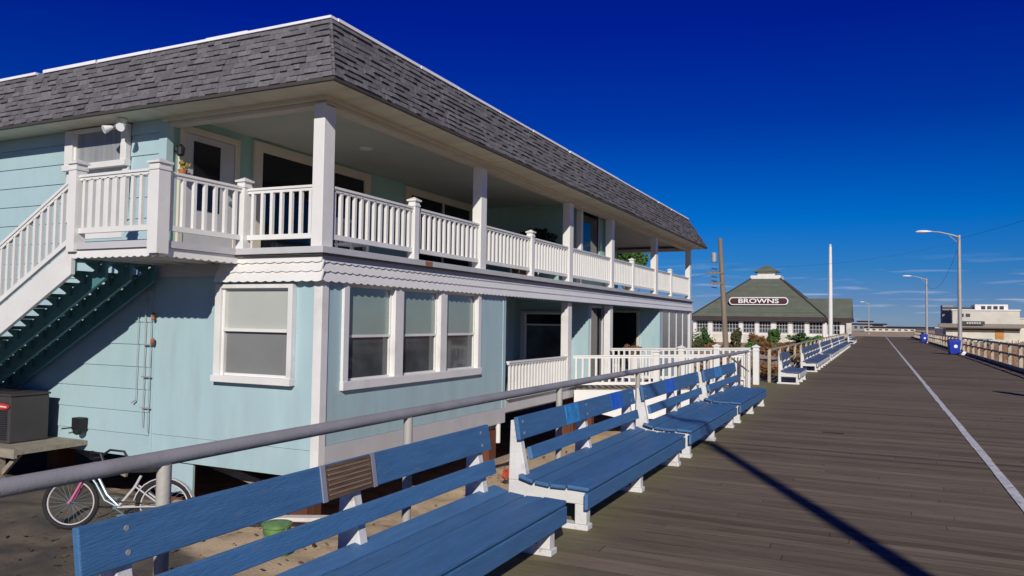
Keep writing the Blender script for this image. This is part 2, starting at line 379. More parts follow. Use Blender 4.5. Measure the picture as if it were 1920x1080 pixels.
def lap(mb, x0, x1, z0, z1, step, y, holes=()):
    z = z0; 
    while z < z1-1e-4:
        zt = min(z+step, z1); t = random.uniform(.97, 1.03)
        segs = [(x0, x1)]
        for hx0, hx1, hz0, hz1 in holes:
            if hz0 < z+step*.5 < hz1:
                segs = [s for a, b in segs for s in ((a, min(b, hx0)), (max(a, hx1), b)) if s[1]-s[0] > .01]
        for a, b in segs:
            mb.ext([(a, y-.022, z+.004), (a, y-.004, zt), (a, y+.06, zt), (a, y+.06, z+.004)], (b-a, 0, 0), t)
        z += step
# side wall, ground floor: lap siding left of the conduits, plywood panels right of them
sw = MB(); lap(sw, -26, -10.62, -.70, 2.5, .365, YN)
hp(sw, 'side_wall', M['teal'])
sp_ = MB(); sp_.box(-10.615, -7.3, YN, YN+.1, -.3, 2.5); sp_.box(-10.615, -7.3, YN+.004, YN+.1, -.70, -.306)
sp_.box(-10.62, -10.57, YN-.008, YN+.09, -.7, 2.5)
hp(sp_, 'plywood_wall', M['ply_x'])
fw = MB(); fw.box(XF-.12, XF, 8.92, 9.26, -.24, 2.5); fw.box(XF-.12, XF, 13.66, 14.8, -.24, 2.5); fw.box(XF-.12, XF, 9.26, 13.66, -.24, .55); fw.box(XF-.12, XF, 9.26, 13.66, 2.2, 2.5)
fw.box(XF-.1, XF+.012, 14.72, 14.85, -.3, 2.45)
hp(fw, 'front_wall', M['ply_y'])
ct = MB(); ct.box(XF-.13, XF+.02, YN-.02, YN+.13, -.62, 2.2)
hp(ct, 'corner_trim', M['white'], bevel=.005)
sk = MB(); sk.box(XF-.08, XF+.018, 8.93, 14.86, -.56, -.245); hp(sk, 'skirt_board', M['trimgrey'])
# upper storey side wall with its window hole
uw = MB(); lap(uw, -26, -10.46, 2.5, 4.9, .35, YN, holes=[(-12.83, -11.27, 3.6, 4.9)])
uw.box(-26, -10.46, YN+.07, YN+.12, 2.5, 4.9, .9)
uw.box(-10.6, -10.42, YN-.03, YN+.1, 2.63, 4.85, 1.02)
hp(uw, 'upper_side_wall', M['teal'])
# balcony wall (recessed)
bwll = MB(); bwll.box(-10.58, -10.46, YN+.1, 33, 2.63, 5.0)
bwll.box(-10.455, -7.62, 20.2, 20.3, 2.63, 4.95); bwll.box(-7.62, -7.5, 20.2, 20.42, 2.63, 4.95); bwll.box(-7.62, -7.5, 21.9, 22.4, 2.63, 4.95)
bwll.box(-7.62, -7.5, 20.42, 21.9, 2.63, 3.2); bwll.box(-10.455, -7.62, 22.3, 22.4, 2.63, 4.95)
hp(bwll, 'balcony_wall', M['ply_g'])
ec = MB(); ec.box(-7.6, -7.46, 20.14, 20.26, 2.63, 4.9); hp(ec, 'corner_post', M['vinyl'])
# ground floor recesses
rw = MB()
rw.box(-9.9, -9.8, 14.85, 20.9, -.1, 2.4); rw.box(-9.8, -7.48, 20.9, 21.0, -.1, 2.4)
rw.box(-7.58, -7.48, 22.2, 22.5, -.1, 2.4); rw.box(-9.8, -7.58, 22.4, 22.5, -.1, 2.4)
rw.box(-9.9, -9.8, 22.5, 27.8, -.1, 2.4); rw.box(-9.8, -7.3, 27.8, 27.9, -.1, 2.4)
rw.box(-7.3, -7.2, 27.8, 28.15, -.5, 2.3); rw.box(-7.3, -7.2, 28.15, 32.6, -.5, .25)
rw.box(-9.8, -7.32, 14.76, 14.84, -.1, 2.4)
hp(rw, 'porch_wall', M['ply_x'])
ew = MB(); ew.box(-26, -7.2, 32.9, 33.0, -.7, 2.5); ew.box(-26, -10.46, 32.9, 33, 2.63, 4.9)
ew.box(-26, -25.9, 8.9, 32.9, -.7, 4.9)
hp(ew, 'far_wall', M['teal'])
fl = MB(); fl.box(-25.9, -7.3, 8.93, 14.9, -.68, -.3); fl.box(-25.9, -7.25, 14.9, 32.85, -.4, -.06)
hp(fl, 'floor_deck', M['wood'])
hp(MB().tube([(-7.19, 14.55, -.95), (-7.19, 14.55, -.56)], .05, 12), 'drain_pipe', M['vinyl'])
ps = MB(); ps.box(-7.24, -7.2, 14.9, 28.1, -.36, -.08); ps.box(-7.24, -7.12, 14.9, 28.1, -.08, -.03); hp(ps, 'porch_skirt', M['trimgrey'])
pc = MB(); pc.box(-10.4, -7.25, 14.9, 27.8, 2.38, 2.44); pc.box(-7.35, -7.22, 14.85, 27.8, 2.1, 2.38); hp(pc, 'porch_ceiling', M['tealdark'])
dk = MB(); dk.box(-10.46, -7.2, 8.74, 33.05, 2.5, 2.6)
hp(dk, 'balcony_deck', M['trimgrey'])
de = MB(); de.box(-7.2, -7.08, 8.64, 33.08, 2.53, 2.625); de.box(-8.9, -7.2, 8.64, 8.74, 2.53, 2.625); hp(de, 'deck_edge', M['trimgrey'], bevel=.006)
dd = MB(); dd.box(-7.2, -7.1, 8.67, 33.05, 2.505, 2.53); dd.box(-8.9, -7.2, 8.67, 8.74, 2.505, 2.53); hp(dd, 'deck_painted_shadow', M['acgrey'])  # dark strip coloured in as the shadow line under the deck edge

# scalloped fascia boards
def scallop(mb, p0, p1, ztop, zbot, out0, out1, nrm, wl=.175, amp=.017, thick=.018, t=1.0):
    p0 = Vector(p0); p1 = Vector(p1); Ln = (p1-p0).length; n = max(1, round(Ln/wl)); nrm = Vector(nrm)
    K = n*6; prev = None
    for i in range(K+1):
        u = i/K; ph = (u*n) % 1.0
        zz = zbot+amp*(1-abs(math.sin(math.pi*u*n)))
        p = p0.lerp(p1, u); o1 = out0+(out1-out0)*(ztop-zz)/(ztop-zbot)
        top = p+nrm*out0+Vector((0,0,ztop)); bot = p+nrm*o1+Vector((0,0,zz)); bin_ = bot-nrm*thick; tin = top-nrm*thick
        if prev:
            a, b, c, d = prev
            mb.face([a, top, bot, b], t); mb.face([b, bot, bin_, c], t); mb.face([c, bin_, tin, d], t); mb.face([d, tin, top, a], t)
        prev = (top, bot, bin_, tin)
fs = MB()
rows = [(2.505, 2.40, .012, .052), (2.43, 2.265, .005, .078), (2.295, 2.12, .035, .108)]
frows = [(.014, .046), (.014, .068), (.034, .096)]
for (zt, zb, a, b), (fa, fb_) in zip(rows, frows):
    scallop(fs, (XF, 8.72, 0), (XF, 33.1, 0), zt, zb, fa, fb_, (1,0,0), thick=.014, amp=.022)
    scallop(fs, (-7.2+fb_*.95, 8.8, 0), (-9.0-b*1.6, 8.8, 0), zt, zb, a+.05, b+.04, (0,-1,0))
hp(fs, 'scalloped_fascia', M['vinyl'])
fb = MB(); fb.box(-9.1, -7.22, 8.78, 8.86, 2.16, 2.5); fb.box(-7.28, -7.205, 8.95, 33, 2.16, 2.5); hp(fb, 'fascia_backing', M['trimgrey'])

# pilings
for x, y in ((-7.37, 8.76), (-7.37, 14.35), (-7.5, 19.5), (-7.5, 25), (-7.5, 31), (-10.4, 9.3), (-10.3, 14), (-13.5, 9.3), (-10.4, 20), (-17, 9.3), (-16, 15), (-13, 15), (-10.4, 26)):
    p = MB(); p.box(x-.16, x+.16, y-.16, y+.16, -2.1, -.42 if y > 14.9 else -.69); hp(p, 'piling', M['pile'], bevel=.01)
for a_, b_ in (((-7.9, 9.4, -1.2), (-10.2, 9.4, -.75)), ((-12, 9.5, -1.2), (-14, 9.5, -.7))):
    hp(MB().bar(a_, b_, .05, .12), 'piling_brace', M['wood'])

# columns
for y0, y1 in ((8.76, 9.01), (13.65, 13.9), (18.6, 18.87), (22.1, 22.37), (27.2, 27.5), (32.75, 33.03)):
    c = MB(); c.box(-7.4, -7.2, y0, y1, 2.6, 4.72)
    hp(c, 'column', M['vinyl'], bevel=.008)
for y0, y1 in ((18.6, 18.87), (22.06, 22.33)):
    c = MB(); c.box(-7.42, -7.22, y0, y1, -.06, 2.2); hp(c, 'column', M['white'], bevel=.008)
c = MB(); c.box(-7.32, -7.17, 32.7, 33.03, -.5, 2.15); hp(c, 'corner_trim', M['white'])

# railings
def rail(p0, p1, zt0=.92, zb=.17, name='railing', m='vinyl', spacing=.165, parent=None, bw_=.05):
    """p0,p1: points on the deck; returns mesh part with top rail, bottom rail, balusters"""
    p0 = Vector(p0); p1 = Vector(p1); mb = MB(); up = Vector((0,0,1))
    mb.bar(p0+up*(zt0-.02), p1+up*(zt0-.02), .085, .035); mb.bar(p0+up*(zt0-.06), p1+up*(zt0-.06), .05, .045)
    mb.bar(p0+up*zb, p1+up*zb, .055, .075)
    hd = (p1-p0); L_ = Vector((hd.x, hd.y, 0)).length; n = max(1, int(L_/spacing))
    for i in range(n):
        p = p0.lerp(p1, (i+.5)/n)
        mb.bar(p+up*zb, p+up*(zt0-.07), bw_, bw_)
    return hp(mb, name, M[m], parent) if parent is None else mb.build(name, M[m], parent)
def post(x, y, z0, z1, s=.14, parent=None, m='vinyl', name='newel_post'):
    mb = MB(); h = s/2
    mb.box(x-h, x+h, y-h, y+h, z0, z1-.07)
    mb.box(x-h-.012, x+h+.012, y-h-.012, y+h+.012, z1-.16, z1-.13)
    mb.box(x-h-.025, x+h+.025, y-h-.025, y+h+.025, z1-.07, z1-.04)
    k = h+.015
    V = [(x-k,y-k,z1-.04),(x+k,y-k,z1-.04),(x+k,y+k,z1-.04),(x-k,y+k,z1-.04),(x,y,z1+.01)]
    mb.poly(V, [(0,1,4),(1,2,4),(2,3,4),(3,0,4)])
    return hp(mb, name, M[m]) if parent is None else mb.build(name, M[m], parent)
D = 2.63; RX = -7.27
for x, y in ((RX, 11.28), (RX, 16.27), (RX, 24.45), (RX, 29.6)): post(x, y, 2.55, 3.72)
segs = [9.01, (11.21, 11.35), (13.65, 13.9), (16.2, 16.34), (18.6, 18.87), (22.1, 22.37), (24.38, 24.52), (27.2, 27.5), (29.53, 29.67), 32.75]
prev = 9.01
for s_ in segs[1:]:
    a = s_[0] if isinstance(s_, tuple) else s_
    rail((RX, prev, D), (RX, a, D)); prev = s_[1] if isinstance(s_, tuple) else s_
post(-8.72, 8.78, 2.5, 3.72, .15)
rail((-8.64, 8.8, D), (-7.4, 8.86, D))
# landing at the head of the stair
LX0, LX1, LY = -10.5, -8.78, 7.3
ld_ = MB(); ld_.box(LX0, LX1, LY, 8.74, 2.5, 2.6); hp(ld_, 'landing_deck', M['trimgrey'])
le = MB(); le.box(LX0-.02, LX1+.06, LY-.06, LY+.02, 2.53, 2.625); le.box(LX1-.02, LX1+.06, LY+.02, 8.64, 2.53, 2.625); hp(le, 'landing_edge', M['trimgrey'])
ls = MB(); scallop(ls, (LX1+.02, LY, 0), (LX0, LY, 0), 2.525, 2.40, .02, .03, (0,-1,0), wl=.14, amp=.02); scallop(ls, (LX1, LY, 0), (LX1, 8.74, 0), 2.525, 2.40, .02, .03, (1,0,0), wl=.14, amp=.02)
hp(ls, 'landing_fascia', M['vinyl'])
lj = MB()
for x in (-10.3, -9.8, -9.3, -8.85): lj.box(x-.03, x+.03, LY+.03, 8.74, 2.4, 2.5)
lj.box(-8.76, -10.5, 8.745, 8.79, 2.22, 2.5)
hp(lj, 'landing_joists', M['trimgrey'])
post(-8.78, LY, 2.44, 3.73, .19); post(-10.47, LY, 2.5, 3.84, .17)
rail((-10.38, LY, D), (-8.87, LY, D), zt0=.98); rail((-8.76, LY+.09, D), (-8.73, 8.7, D), zt0=.95)

# staircase running down beside the wall
st = MB(); st.v = []
SL = .555; SX = -10.5; SZ = 2.60; n_st = 21; run = .31; rise = run*SL
def zt(x): return SZ + (x-SX)*SL
xe = SX-n_st*run
stair = MB()
stair.ext([(SX, LY-.03, SZ), (xe, LY-.03, zt(xe)), (xe, LY-.03, zt(xe)-.2), (xe+.5, LY-.03, zt(xe+.5)-.46), (SX, LY-.03, SZ-.42)], (0, .06, 0))
stringer_root = hp(stair, 'staircase', M['white'])
def sub(mb, name, m, parent, **k): return mb.build(name, m, parent, **k)
for yy in (7.74, 8.16, 8.58):
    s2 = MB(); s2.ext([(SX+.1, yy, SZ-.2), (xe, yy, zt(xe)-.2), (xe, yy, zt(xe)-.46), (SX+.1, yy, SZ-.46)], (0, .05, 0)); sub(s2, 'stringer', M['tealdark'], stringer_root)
for k in range(n_st):
    x1 = SX-k*run; z1 = SZ-(k+1)*rise
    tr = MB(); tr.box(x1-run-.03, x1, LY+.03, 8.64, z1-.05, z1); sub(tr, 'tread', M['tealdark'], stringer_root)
    for yy in (LY+.03, 7.70, 8.12, 8.54):
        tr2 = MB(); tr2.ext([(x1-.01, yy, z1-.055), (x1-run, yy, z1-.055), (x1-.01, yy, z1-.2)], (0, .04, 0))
        sub(tr2, 'tread_bracket', M['tealdark'], stringer_root)
sr = MB(); upv = Vector((0,0,1))
a = Vector((SX-.03, LY, SZ)); b = Vector((xe+.1, LY, zt(xe+.1)))
sr.bar(a+upv*.97, b+upv*.97, .085, .04); sr.bar(a+upv*.92, b+upv*.92, .05, .045); sr.bar(a+upv*.1, b+upv*.1, .055, .07)
n = int((a.x-b.x)/.155)
for i in range(n):
    p = a.lerp(b, (i+.5)/n); sr.bar(p+upv*.08, p+upv*.9, .05, .05)
sub(sr, 'stair_railing', M['vinyl'], stringer_root)

# mansard roof, laid tab by tab
EX, EY, EZ = -6.6, 8.2, 4.86
TX, TY, TZ = -6.9, 8.47, 5.80
FYE, FYT = 33.35, 31.0; LXE = -26.5; LXT = -26.5
rf = MB(); rr_ = random.Random(11)
def mansard(P00, P10, P01, P11, nrm, courses=10, tw=.21):
    P00, P10, P01, P11 = map(Vector, (P00, P10, P01, P11)); nrm = Vector(nrm).normalized()
    for c in range(courses):
        v0 = c/courses; v1 = (c+1)/courses+.02
        A0 = P00.lerp(P01, v0); A1 = P00.lerp(P01, v1); B0 = P10.lerp(P11, v0); B1 = P10.lerp(P11, v1)
        Ln = (B0-A0).length; u = 0.; d0 = (B0-A0)/Ln
        while u < Ln:
            w_ = tw*rr_.uniform(.45, 1.35); u2 = min(Ln, u+w_)
            if Ln-u2 < .08: u2 = Ln
            th = rr_.choice((.010, .022, .036)); t = rr_.uniform(.76, 1.2)
            a0 = A0.lerp(B0, u/Ln); b0 = A0.lerp(B0, u2/Ln); a1 = A1.lerp(B1, u/Ln); b1 = A1.lerp(B1, u2/Ln)
            k = nrm*th; k2 = nrm*.004
            V = [a0, b0, b1, a1, a0+k, b0+k, b1+k2, a1+k2]
            rf.poly(V, [(4,5,6,7),(0,1,5,4),(1,2,6,5),(3,0,4,7)], t)
            u = u2
mansard((EX, EY, EZ), (LXE, EY, EZ), (TX, TY, TZ), (LXT, TY, TZ), (0, -.96, .28))
mansard((EX, EY, EZ), (EX, FYE, EZ), (TX, TY, TZ), (TX, FYT, TZ), (.955, 0, .3))
mansard((EX, FYE, EZ), (LXE, FYE, EZ), (TX, FYT, TZ), (LXT, FYT, TZ), (0, .4, .9))
rf.poly([(TX, TY, TZ-.03), (LXT, TY, TZ-.03), (LXT, FYT, TZ-.03), (TX, FYT, TZ-.03)], [(0, 3, 2, 1)])
roof = hp(rf, 'roof', M['shingle'])
fh = MB(); 
def hipcap(p, q, n_=9):
    p = Vector(p); q = Vector(q)
    for i in range(n_):
        a = p.lerp(q, i/n_); b = p.lerp(q, min(1, (i+1.1)/n_)); fh.tube([a, b], [.035, .022], 6, rr_.uniform(.8, 1.1))
hipcap((EX+.0, EY-.0, EZ), (TX, TY, TZ)); hipcap((EX, FYE, EZ), (TX, FYT, TZ))
sub(fh, 'hip_cap', M['shingle'], roof)
rq = random.Random(2)
x = TX+.03
while x > -26:
    ln_ = rq.uniform(.4, 1.6); gap = rq.choice((0, 0, .02, .05, .2 if x < -9 else .03, .5 if x < -12 else 0)); h = rq.uniform(.03, .05)
    f_ = MB(); f_.box(x-ln_, x, TY-.04, TY+.12, TZ-.005, TZ+h); sub(f_, 'roof_flashing', M['flash'], roof); x -= ln_+gap
y = TY+.125
while y < FYT:
    ln_ = rq.uniform(.8, 2.6); gap = rq.choice((0, 0, .02, .04, .16)); h = rq.uniform(.03, .045)
    f_ = MB(); f_.box(TX-.12, TX+.04, y, min(y+ln_, FYT), TZ-.005, TZ+h); sub(f_, 'roof_flashing', M['flash'], roof); y += ln_+gap
de = MB(); de.box(EX-.04, EX+.015, EY-.015, FYE, 4.815, 4.862); de.box(LXE, EX-.04, EY-.015, EY+.04, 4.815, 4.862); de.box(LXE, EX, FYE-.04, FYE+.01, 4.815, 4.86)
sub(de, 'drip_edge', M['drip'], roof)
so = MB()
y = EY+.04
while y < FYE-.05:   # soffit slats across the front overhang
    so.box(-7.22, EX-.04, y, min(y+.148, FYE-.04), 4.82, 4.84, rq.uniform(.93, 1.05)); y += .15
x = -7.22
while x > -26.3:
    so.box(x-.148, x, EY+.04, 8.78, 4.82, 4.84, rq.uniform(.93, 1.05)); x -= .15
hp(so, 'soffit', M['cream'])
bm_ = MB(); bm_.box(-7.42, -7.2, 8.8, 33.02, 4.70, 4.83); bm_.box(-10.44, -7.42, 8.8, 8.98, 4.70, 4.83); bm_.box(-7.19, -7.14, 8.72, 33.05, 4.76, 4.82); bm_.box(-10.5, -7.19, 8.72, 8.78, 4.76, 4.82)
bm_.box(-10.46, -7.42, 32.85, 33.02, 4.70, 4.83)
hp(bm_, 'eave_beam', M['casing'])
ce = MB(); ce.box(-10.46, -7.42, 8.98, 32.85, 4.93, 4.98); ce.box(-7.43, -7.38, 8.98, 32.85, 4.83, 4.93); hp(ce, 'balcony_ceiling', M['ceil'])
for yy in (12.2, 16.8, 24.5):
    d = MB(); d.lathe((-9.0, yy, 4.9), [(.11, 0), (.13, .015), (.13, .028)], 20); hp(d, 'ceiling_light', M['lampwhite'])
rt = MB(); rt.box(-26, -6.95, 8.6, 31.2, 4.99, 5.02); hp(rt, 'attic_floor', M['wood'])

# windows ----------------------------------------------------------
def win_front(y0, y1, z0, z1, mull, ts=.13, x=XF, zm=None, up='green_pane', lo='dim_pane', trim='white', proud=.07, sill=True, deep=0.):
    fr = MB(); xb = x-deep
    fr.box(xb, x+proud, y0, y0+ts, z0, z1); fr.box(xb, x+proud, y1-ts, y1, z0, z1)
    fr.box(xb, x+proud, y0+ts, y1-ts, z1-.09, z1); fr.box(xb, x+proud+.02, y0-.01, y1+.01, z0-.001, z0+.13) if sill else fr.box(xb, x+proud, y0+ts, y1-ts, z0, z0+.06)
    for a, b in mull: fr.box(xb, x+proud, a, b, z0+.13, z1-.09)
    f = hp(fr, 'window', M[trim], bevel=.006)
    ed = [y0+ts]+[q for ab in mull for q in ab]+[y1-ts]
    zb = z0+.13 if sill else z0+.06
    for a, b in zip(ed[::2], ed[1::2]):
        if zm:
            p = MB(); p.box(xb+.022, xb+.032, a+.03, b-.03, zm+.02, z1-.10); sub(p, 'upper_pane', M[up], f)
            p = MB(); p.box(xb+.004, xb+.014, a+.03, b-.03, zb+.03, zm-.02); sub(p, 'lower_pane', M[lo], f)
            s = MB(); s.box(xb+.001, xb+.05, a, b, zm-.02, zm+.02)
            s.box(xb+.001, xb+.045, a, a+.035, zb, zm-.02); s.box(xb+.001, xb+.045, b-.035, b, zb, zm-.02)
            s.box(xb+.001, xb+.055, a, a+.035, zm+.02, z1-.09); s.box(xb+.001, xb+.055, b-.035, b, zm+.02, z1-.09)
            s.box(xb+.001, xb+.045, a+.035, b-.035, z1-.12, z1-.09); s.box(xb+.001, xb+.045, a+.035, b-.035, zb, zb+.03)
            sub(s, 'sash', M[trim], f)
        else:
            p = MB(); p.box(x+.002, x+.02, a, b, zb, z1-.09); sub(p, 'pane', M[lo], f)
    return f
win_front(9.26, 13.66, .53, 2.2, [(10.61, 10.86), (12.07, 12.3)], zm=1.33, deep=.09, proud=.045)
hp(MB().box(-7.0785, -7.0765, 11.38, 11.62, 2.535, 2.615), 'rust_stain', mat('rust', (.3,.13,.06), .8, .4, 12))
# far enclosed porch glazing
win_front(28.15, 32.6, .25, 2.15, [(29.25, 29.33), (30.4, 30.48), (31.5, 31.58)], ts=.06, lo='curtain', sill=False, proud=.04, x=-7.24)
# upper room window, balcony sliders
win_front(20.42, 21.9, 3.2, 4.85, [], ts=.06, lo='glass_dark', sill=False, proud=.03, x=-7.56, trim='trimgrey')
def slider(y0, y1, ztop, mid):
    fr = MB(); x = -10.46
    fr.box(x, x+.06, y0, y0+.22, D, ztop); fr.box(x, x+.06, y1-.22, y1, D, ztop); fr.box(x, x+.06, y0+.22, y1-.22, ztop-.18, ztop)
    f = hp(fr, 'sliding_door', M['casing'], bevel=.006)
    p = MB(); p.box(x+.002, x+.02, y0+.22, y1-.22, D+.08, ztop-.18); sub(p, 'glass', M['glass_dark'], f)
    s = MB(); s.box(x+.02, x+.05, mid-.04, mid+.04, D+.08, ztop-.18); s.box(x+.02, x+.05, y0+.22, y1-.22, D, D+.08); sub(s, 'sash', M['trimgrey'], f)
slider(10.7, 14.32, 4.88, 13.0); slider(15.8, 19.3, 4.87, 17.6)
slider(24.5, 28.0, 4.87, 26.2)
# entry door
fr = MB(); x = -10.46; fr.box(x, x+.05, 9.03, 9.13, D, 4.79); fr.box(x, x+.05, 10.24, 10.36, D, 4.79); fr.box(x, x+.05, 9.13, 10.24, 4.68, 4.79)
dr = hp(fr, 'entry_door', M['casing'], bevel=.005)
p = MB(); p.box(x+.002, x+.035, 9.14, 10.23, D, 4.67); leaf = sub(p, 'door_leaf', M['trimgrey'], dr)
p = MB(); p.box(x+.036, x+.045, 9.32, 9.9, 3.4, 4.56); sub(p, 'door_glass', M['glass_dark'], dr)
p = MB(); p.tube([(x+.05, 10.12, 3.62), (x+.09, 10.12, 3.62)], .03, 10); sub(p, 'door_handle', M['chrome'], dr)
# windows on the -Y faces
def win_side(x0, x1, z0, z1, y, zm=None, up='shade', lo='screen', trim='white', ts=.12, proud=.10):
    fr = MB()
    fr.box(x0, x0+ts, y-proud, y, z0, z1); fr.box(x1-ts*.7, x1, y-proud, y, z0, z1); fr.box(x0+ts, x1-ts*.7, y-proud, y, z1-.06, z1); fr.box(x0-.02, x1+.01, y-proud-.03, y, z0-.03, z0+.07)
    f = hp(fr, 'window', M[trim], bevel=.006)
    a, b = x0+ts, x1-ts*.7
    s = MB(); s.box(a, a+.05, y-.055, y-.002, z0+.07, z1-.06); s.box(b-.03, b, y-.055, y-.002, z0+.07, z1-.06)
    if zm:
        s.box(a+.05, b-.03, y-.075, y-.002, zm-.02, zm+.025); s.box(a+.06, b-.03, y-.04, y-.002, z0+.07, z0+.11); s.box(a+.06, b-.03, y-.04, y-.002, z1-.09, z1-.06)
        p = MB(); p.box(a+.04, b-.03, y-.012, y-.001, zm+.025, z1-.07); sub(p, 'upper_pane', M[up], f)
        p = MB(); p.box(a+.06, b-.03, y-.012, y-.001, z0+.11, zm-.02); sub(p, 'lower_pane', M[lo], f)
    else:
        p = MB(); p.box(a+.06, b-.03, y-.02, y-.001, z0+.07, z1-.06); sub(p, 'pane', M[lo], f)
    sub(s, 'sash', M['vinyl'], f)
    return f
win_side(-9.18, -7.66, .64, 2.09, YN, zm=1.4)
# small high window of the upper floor, wide trim boards
f = win_side(-12.85, -11.28, 4.12, 4.8, YN-.015, lo='curtain', ts=.2)
p = MB(); p.box(-12.85, -12.68, YN-.06, YN-.024, 3.2, 4.09); p.box(-11.42, -11.28, YN-.06, YN-.024, 3.2, 4.09); p.box(-12.68, -11.42, YN-.03, YN+.06, 2.9, 4.09); sub(p, 'apron_trim', M['white'], f)
# porch windows and doors behind the recess
win_side(-9.6, -8.02, .35, 1.9, 20.9, lo='dim_pane', trim='trimgrey', zm=1.5, up='glass_dark')
win_side(-9.75, -7.95, -.02, 2.04, 27.8, lo='glass_dark', trim='casing')
p = MB(); p.box(-7.56, -7.46, 21.0, 21.07, -.06, 2.1); p.box(-7.56, -7.46, 22.13, 22.2, -.06, 2.1); p.box(-7.56, -7.46, 21.07, 22.13, 2.02, 2.1); pd = hp(p, 'porch_door', M['trimgrey'])
p = MB(); p.box(-7.56, -7.52, 21.07, 22.13, -.05, 2.02); sub(p, 'door_glass', M['glass_dark'], pd)
p = MB(); p.box(-9.8, -9.78, 23, 26.5, .4, 2.0); hp(p, 'window', M['glass_dark'])
p = MB(); p.box(-9.8, -9.78, 15.6, 18.8, .0, 2.0); hp(p, 'window', M['glass_dark'])
# porch railing left bay
rail((-7.27, 15.15, -.08), (-7.27, 18.6, -.08), zt0=.8, zb=.1, m='vinyl')

# floodlight
fl_ = hp(MB().lathe((-11.15, 8.5, 4.76), [(.07, 0), (.08, .03), (.06, .06)], 14), 'floodlight', M['white'])
for sx in (-1, 1):
    h = MB(); c0 = Vector((-11.15+sx*.05, 8.47, 4.74)); c1 = c0+Vector((sx*.10, -.03, -.07)); c2 = c1+Vector((sx*.05, -.12, -.06))
    h.tube([c0, c1], .014, 8); h.tube([c1, c1.lerp(c2, .35), c2], [.03, .045, .07], 14); sub(h, 'lamp_head', M['lampwhite'], fl_, smooth=True)
mo = MB(); mo.lathe((-11.15, 8.44, 4.62), [(.03, 0), (.045, .04), (.04, .1), (.02, .13)], 12); sub(mo, 'motion_sensor', M['lampwhite'], fl_)
# wall lantern by the door
la = MB(); la.lathe((-10.33, 8.97, 4.22), [(.03, 0), (.06, .03), (.07, .14), (.02, .2)], 10); la.box(-10.46, -10.36, 8.955, 8.985, 4.3, 4.33); hp(la, 'wall_lantern', M['black'])
# conduits and meter box on the side wall
cd = MB()
cd.tube([(-10.9, 8.74, 1.68), (-10.9, 8.74, .22)], .006, 6); cd.tube([(-10.74, 8.74, 2.3), (-10.72, 8.74, -.2)], .007, 6); cd.tube([(-10.60, 8.74, 2.35), (-10.60, 8.74, -.28)], .007, 6)
cd.tube([(-10.9, 8.74, .22), (-10.96, 8.71, .18)], .013, 8)
cdo = hp(cd, 'wall_conduit', M['galv'])
cl = MB()
for z in (2.0, 1.12, .6, .1): cl.box(-10.77, -10.57, 8.725, 8.75, z, z+.02)
sub(cl, 'conduit_clip', M['galv'], cdo)
hp(MB().lathe((-10.54, 8.73, 1.52), [(.018, 0), (.03, .02), (.018, .06), (.028, .10), (.012, .13)], 10), 'hose_valve', M['orange'])
hp(MB().lathe((-10.54, 8.73, 1.12), [(.014, 0), (.032, .03), (.034, .08), (.016, .12)], 10), 'hose_valve', M['orange'])
hp(MB().box(-10.4, -9.7, 8.86, 8.9, -1.2, -.705), 'crawlspace_panel', M['teal'])
mb_ = MB(); mb_.box(-12.28, -12.08, 8.62, 8.76, -.34, -.14); mb_.lathe((-12.16, 8.66, -.42), [(.04, 0), (.08, .03), (.09, .1)], 12); mb_.tube([(-12.2, 8.68, -.3), (-12.5, 8.6, -.34)], .012, 6); hp(mb_, 'meter_box', M['black'])

# ------------------------------------------------------------------ entry ramp to the boardwalk
ramp = thing('entry_ramp', 'white railed wooden ramp joining the teal house porch to the boardwalk', 'ramp', (0,0,0))
rp_ = MB()
for k in range(28):
    u0 = k/28; u1 = (k+.92)/28
    xa = -7.1+4.1*u0; xb = -7.1+4.1*u1; za = -.14+.13*u0
    ya = 18.9+1.15*u0
    rp_.box(xa, xb, ya, 21.9, za-.04, za)
rp_.build('ramp_deck', M['wood'], ramp)
a0 = (-7.15, 18.82, -.14); a1 = (-3.05, 20.0, -.01)
rail(a0, a1, zt0=.87, zb=.14, parent=ramp, name='ramp_railing', spacing=.17)
rail((-7.15, 21.95, -.14), (-3.05, 21.55, 0), zt0=.98, zb=.14, parent=ramp, name='ramp_railing', spacing=.17)
sk = MB(); sk.ext([(-7.1, 18.78, -.16), (-3.1, 19.93, -.04), (-3.1, 19.93, -.45), (-4.4, 19.55, -.8), (-5.9, 19.12, -.86), (-7.1, 18.78, -.62)], (.01, -.03, 0))
sk.build('ramp_skirt', M['vinyl'], ramp)
for xx, yy, zz in ((-5.1, 19.42, .93), (-2.96, 20.1, 1.0), (-2.93, 21.45, 1.06), (-5.0, 21.75, .98), (-4.0, 21.64, 1.05)):
    post(xx, yy, -1.0 if xx < -3.5 else -.2, zz, .15, parent=ramp)
for xx, yy in ((-6.8, 19.1), (-4.6, 19.7), (-6.8, 21.7), (-4.6, 21.7)): 
    q = MB(); q.box(xx-.1, xx+.1, yy-.1, yy+.1, -1.2, -.3); q.build('ramp_pile', M['pile'], ramp)

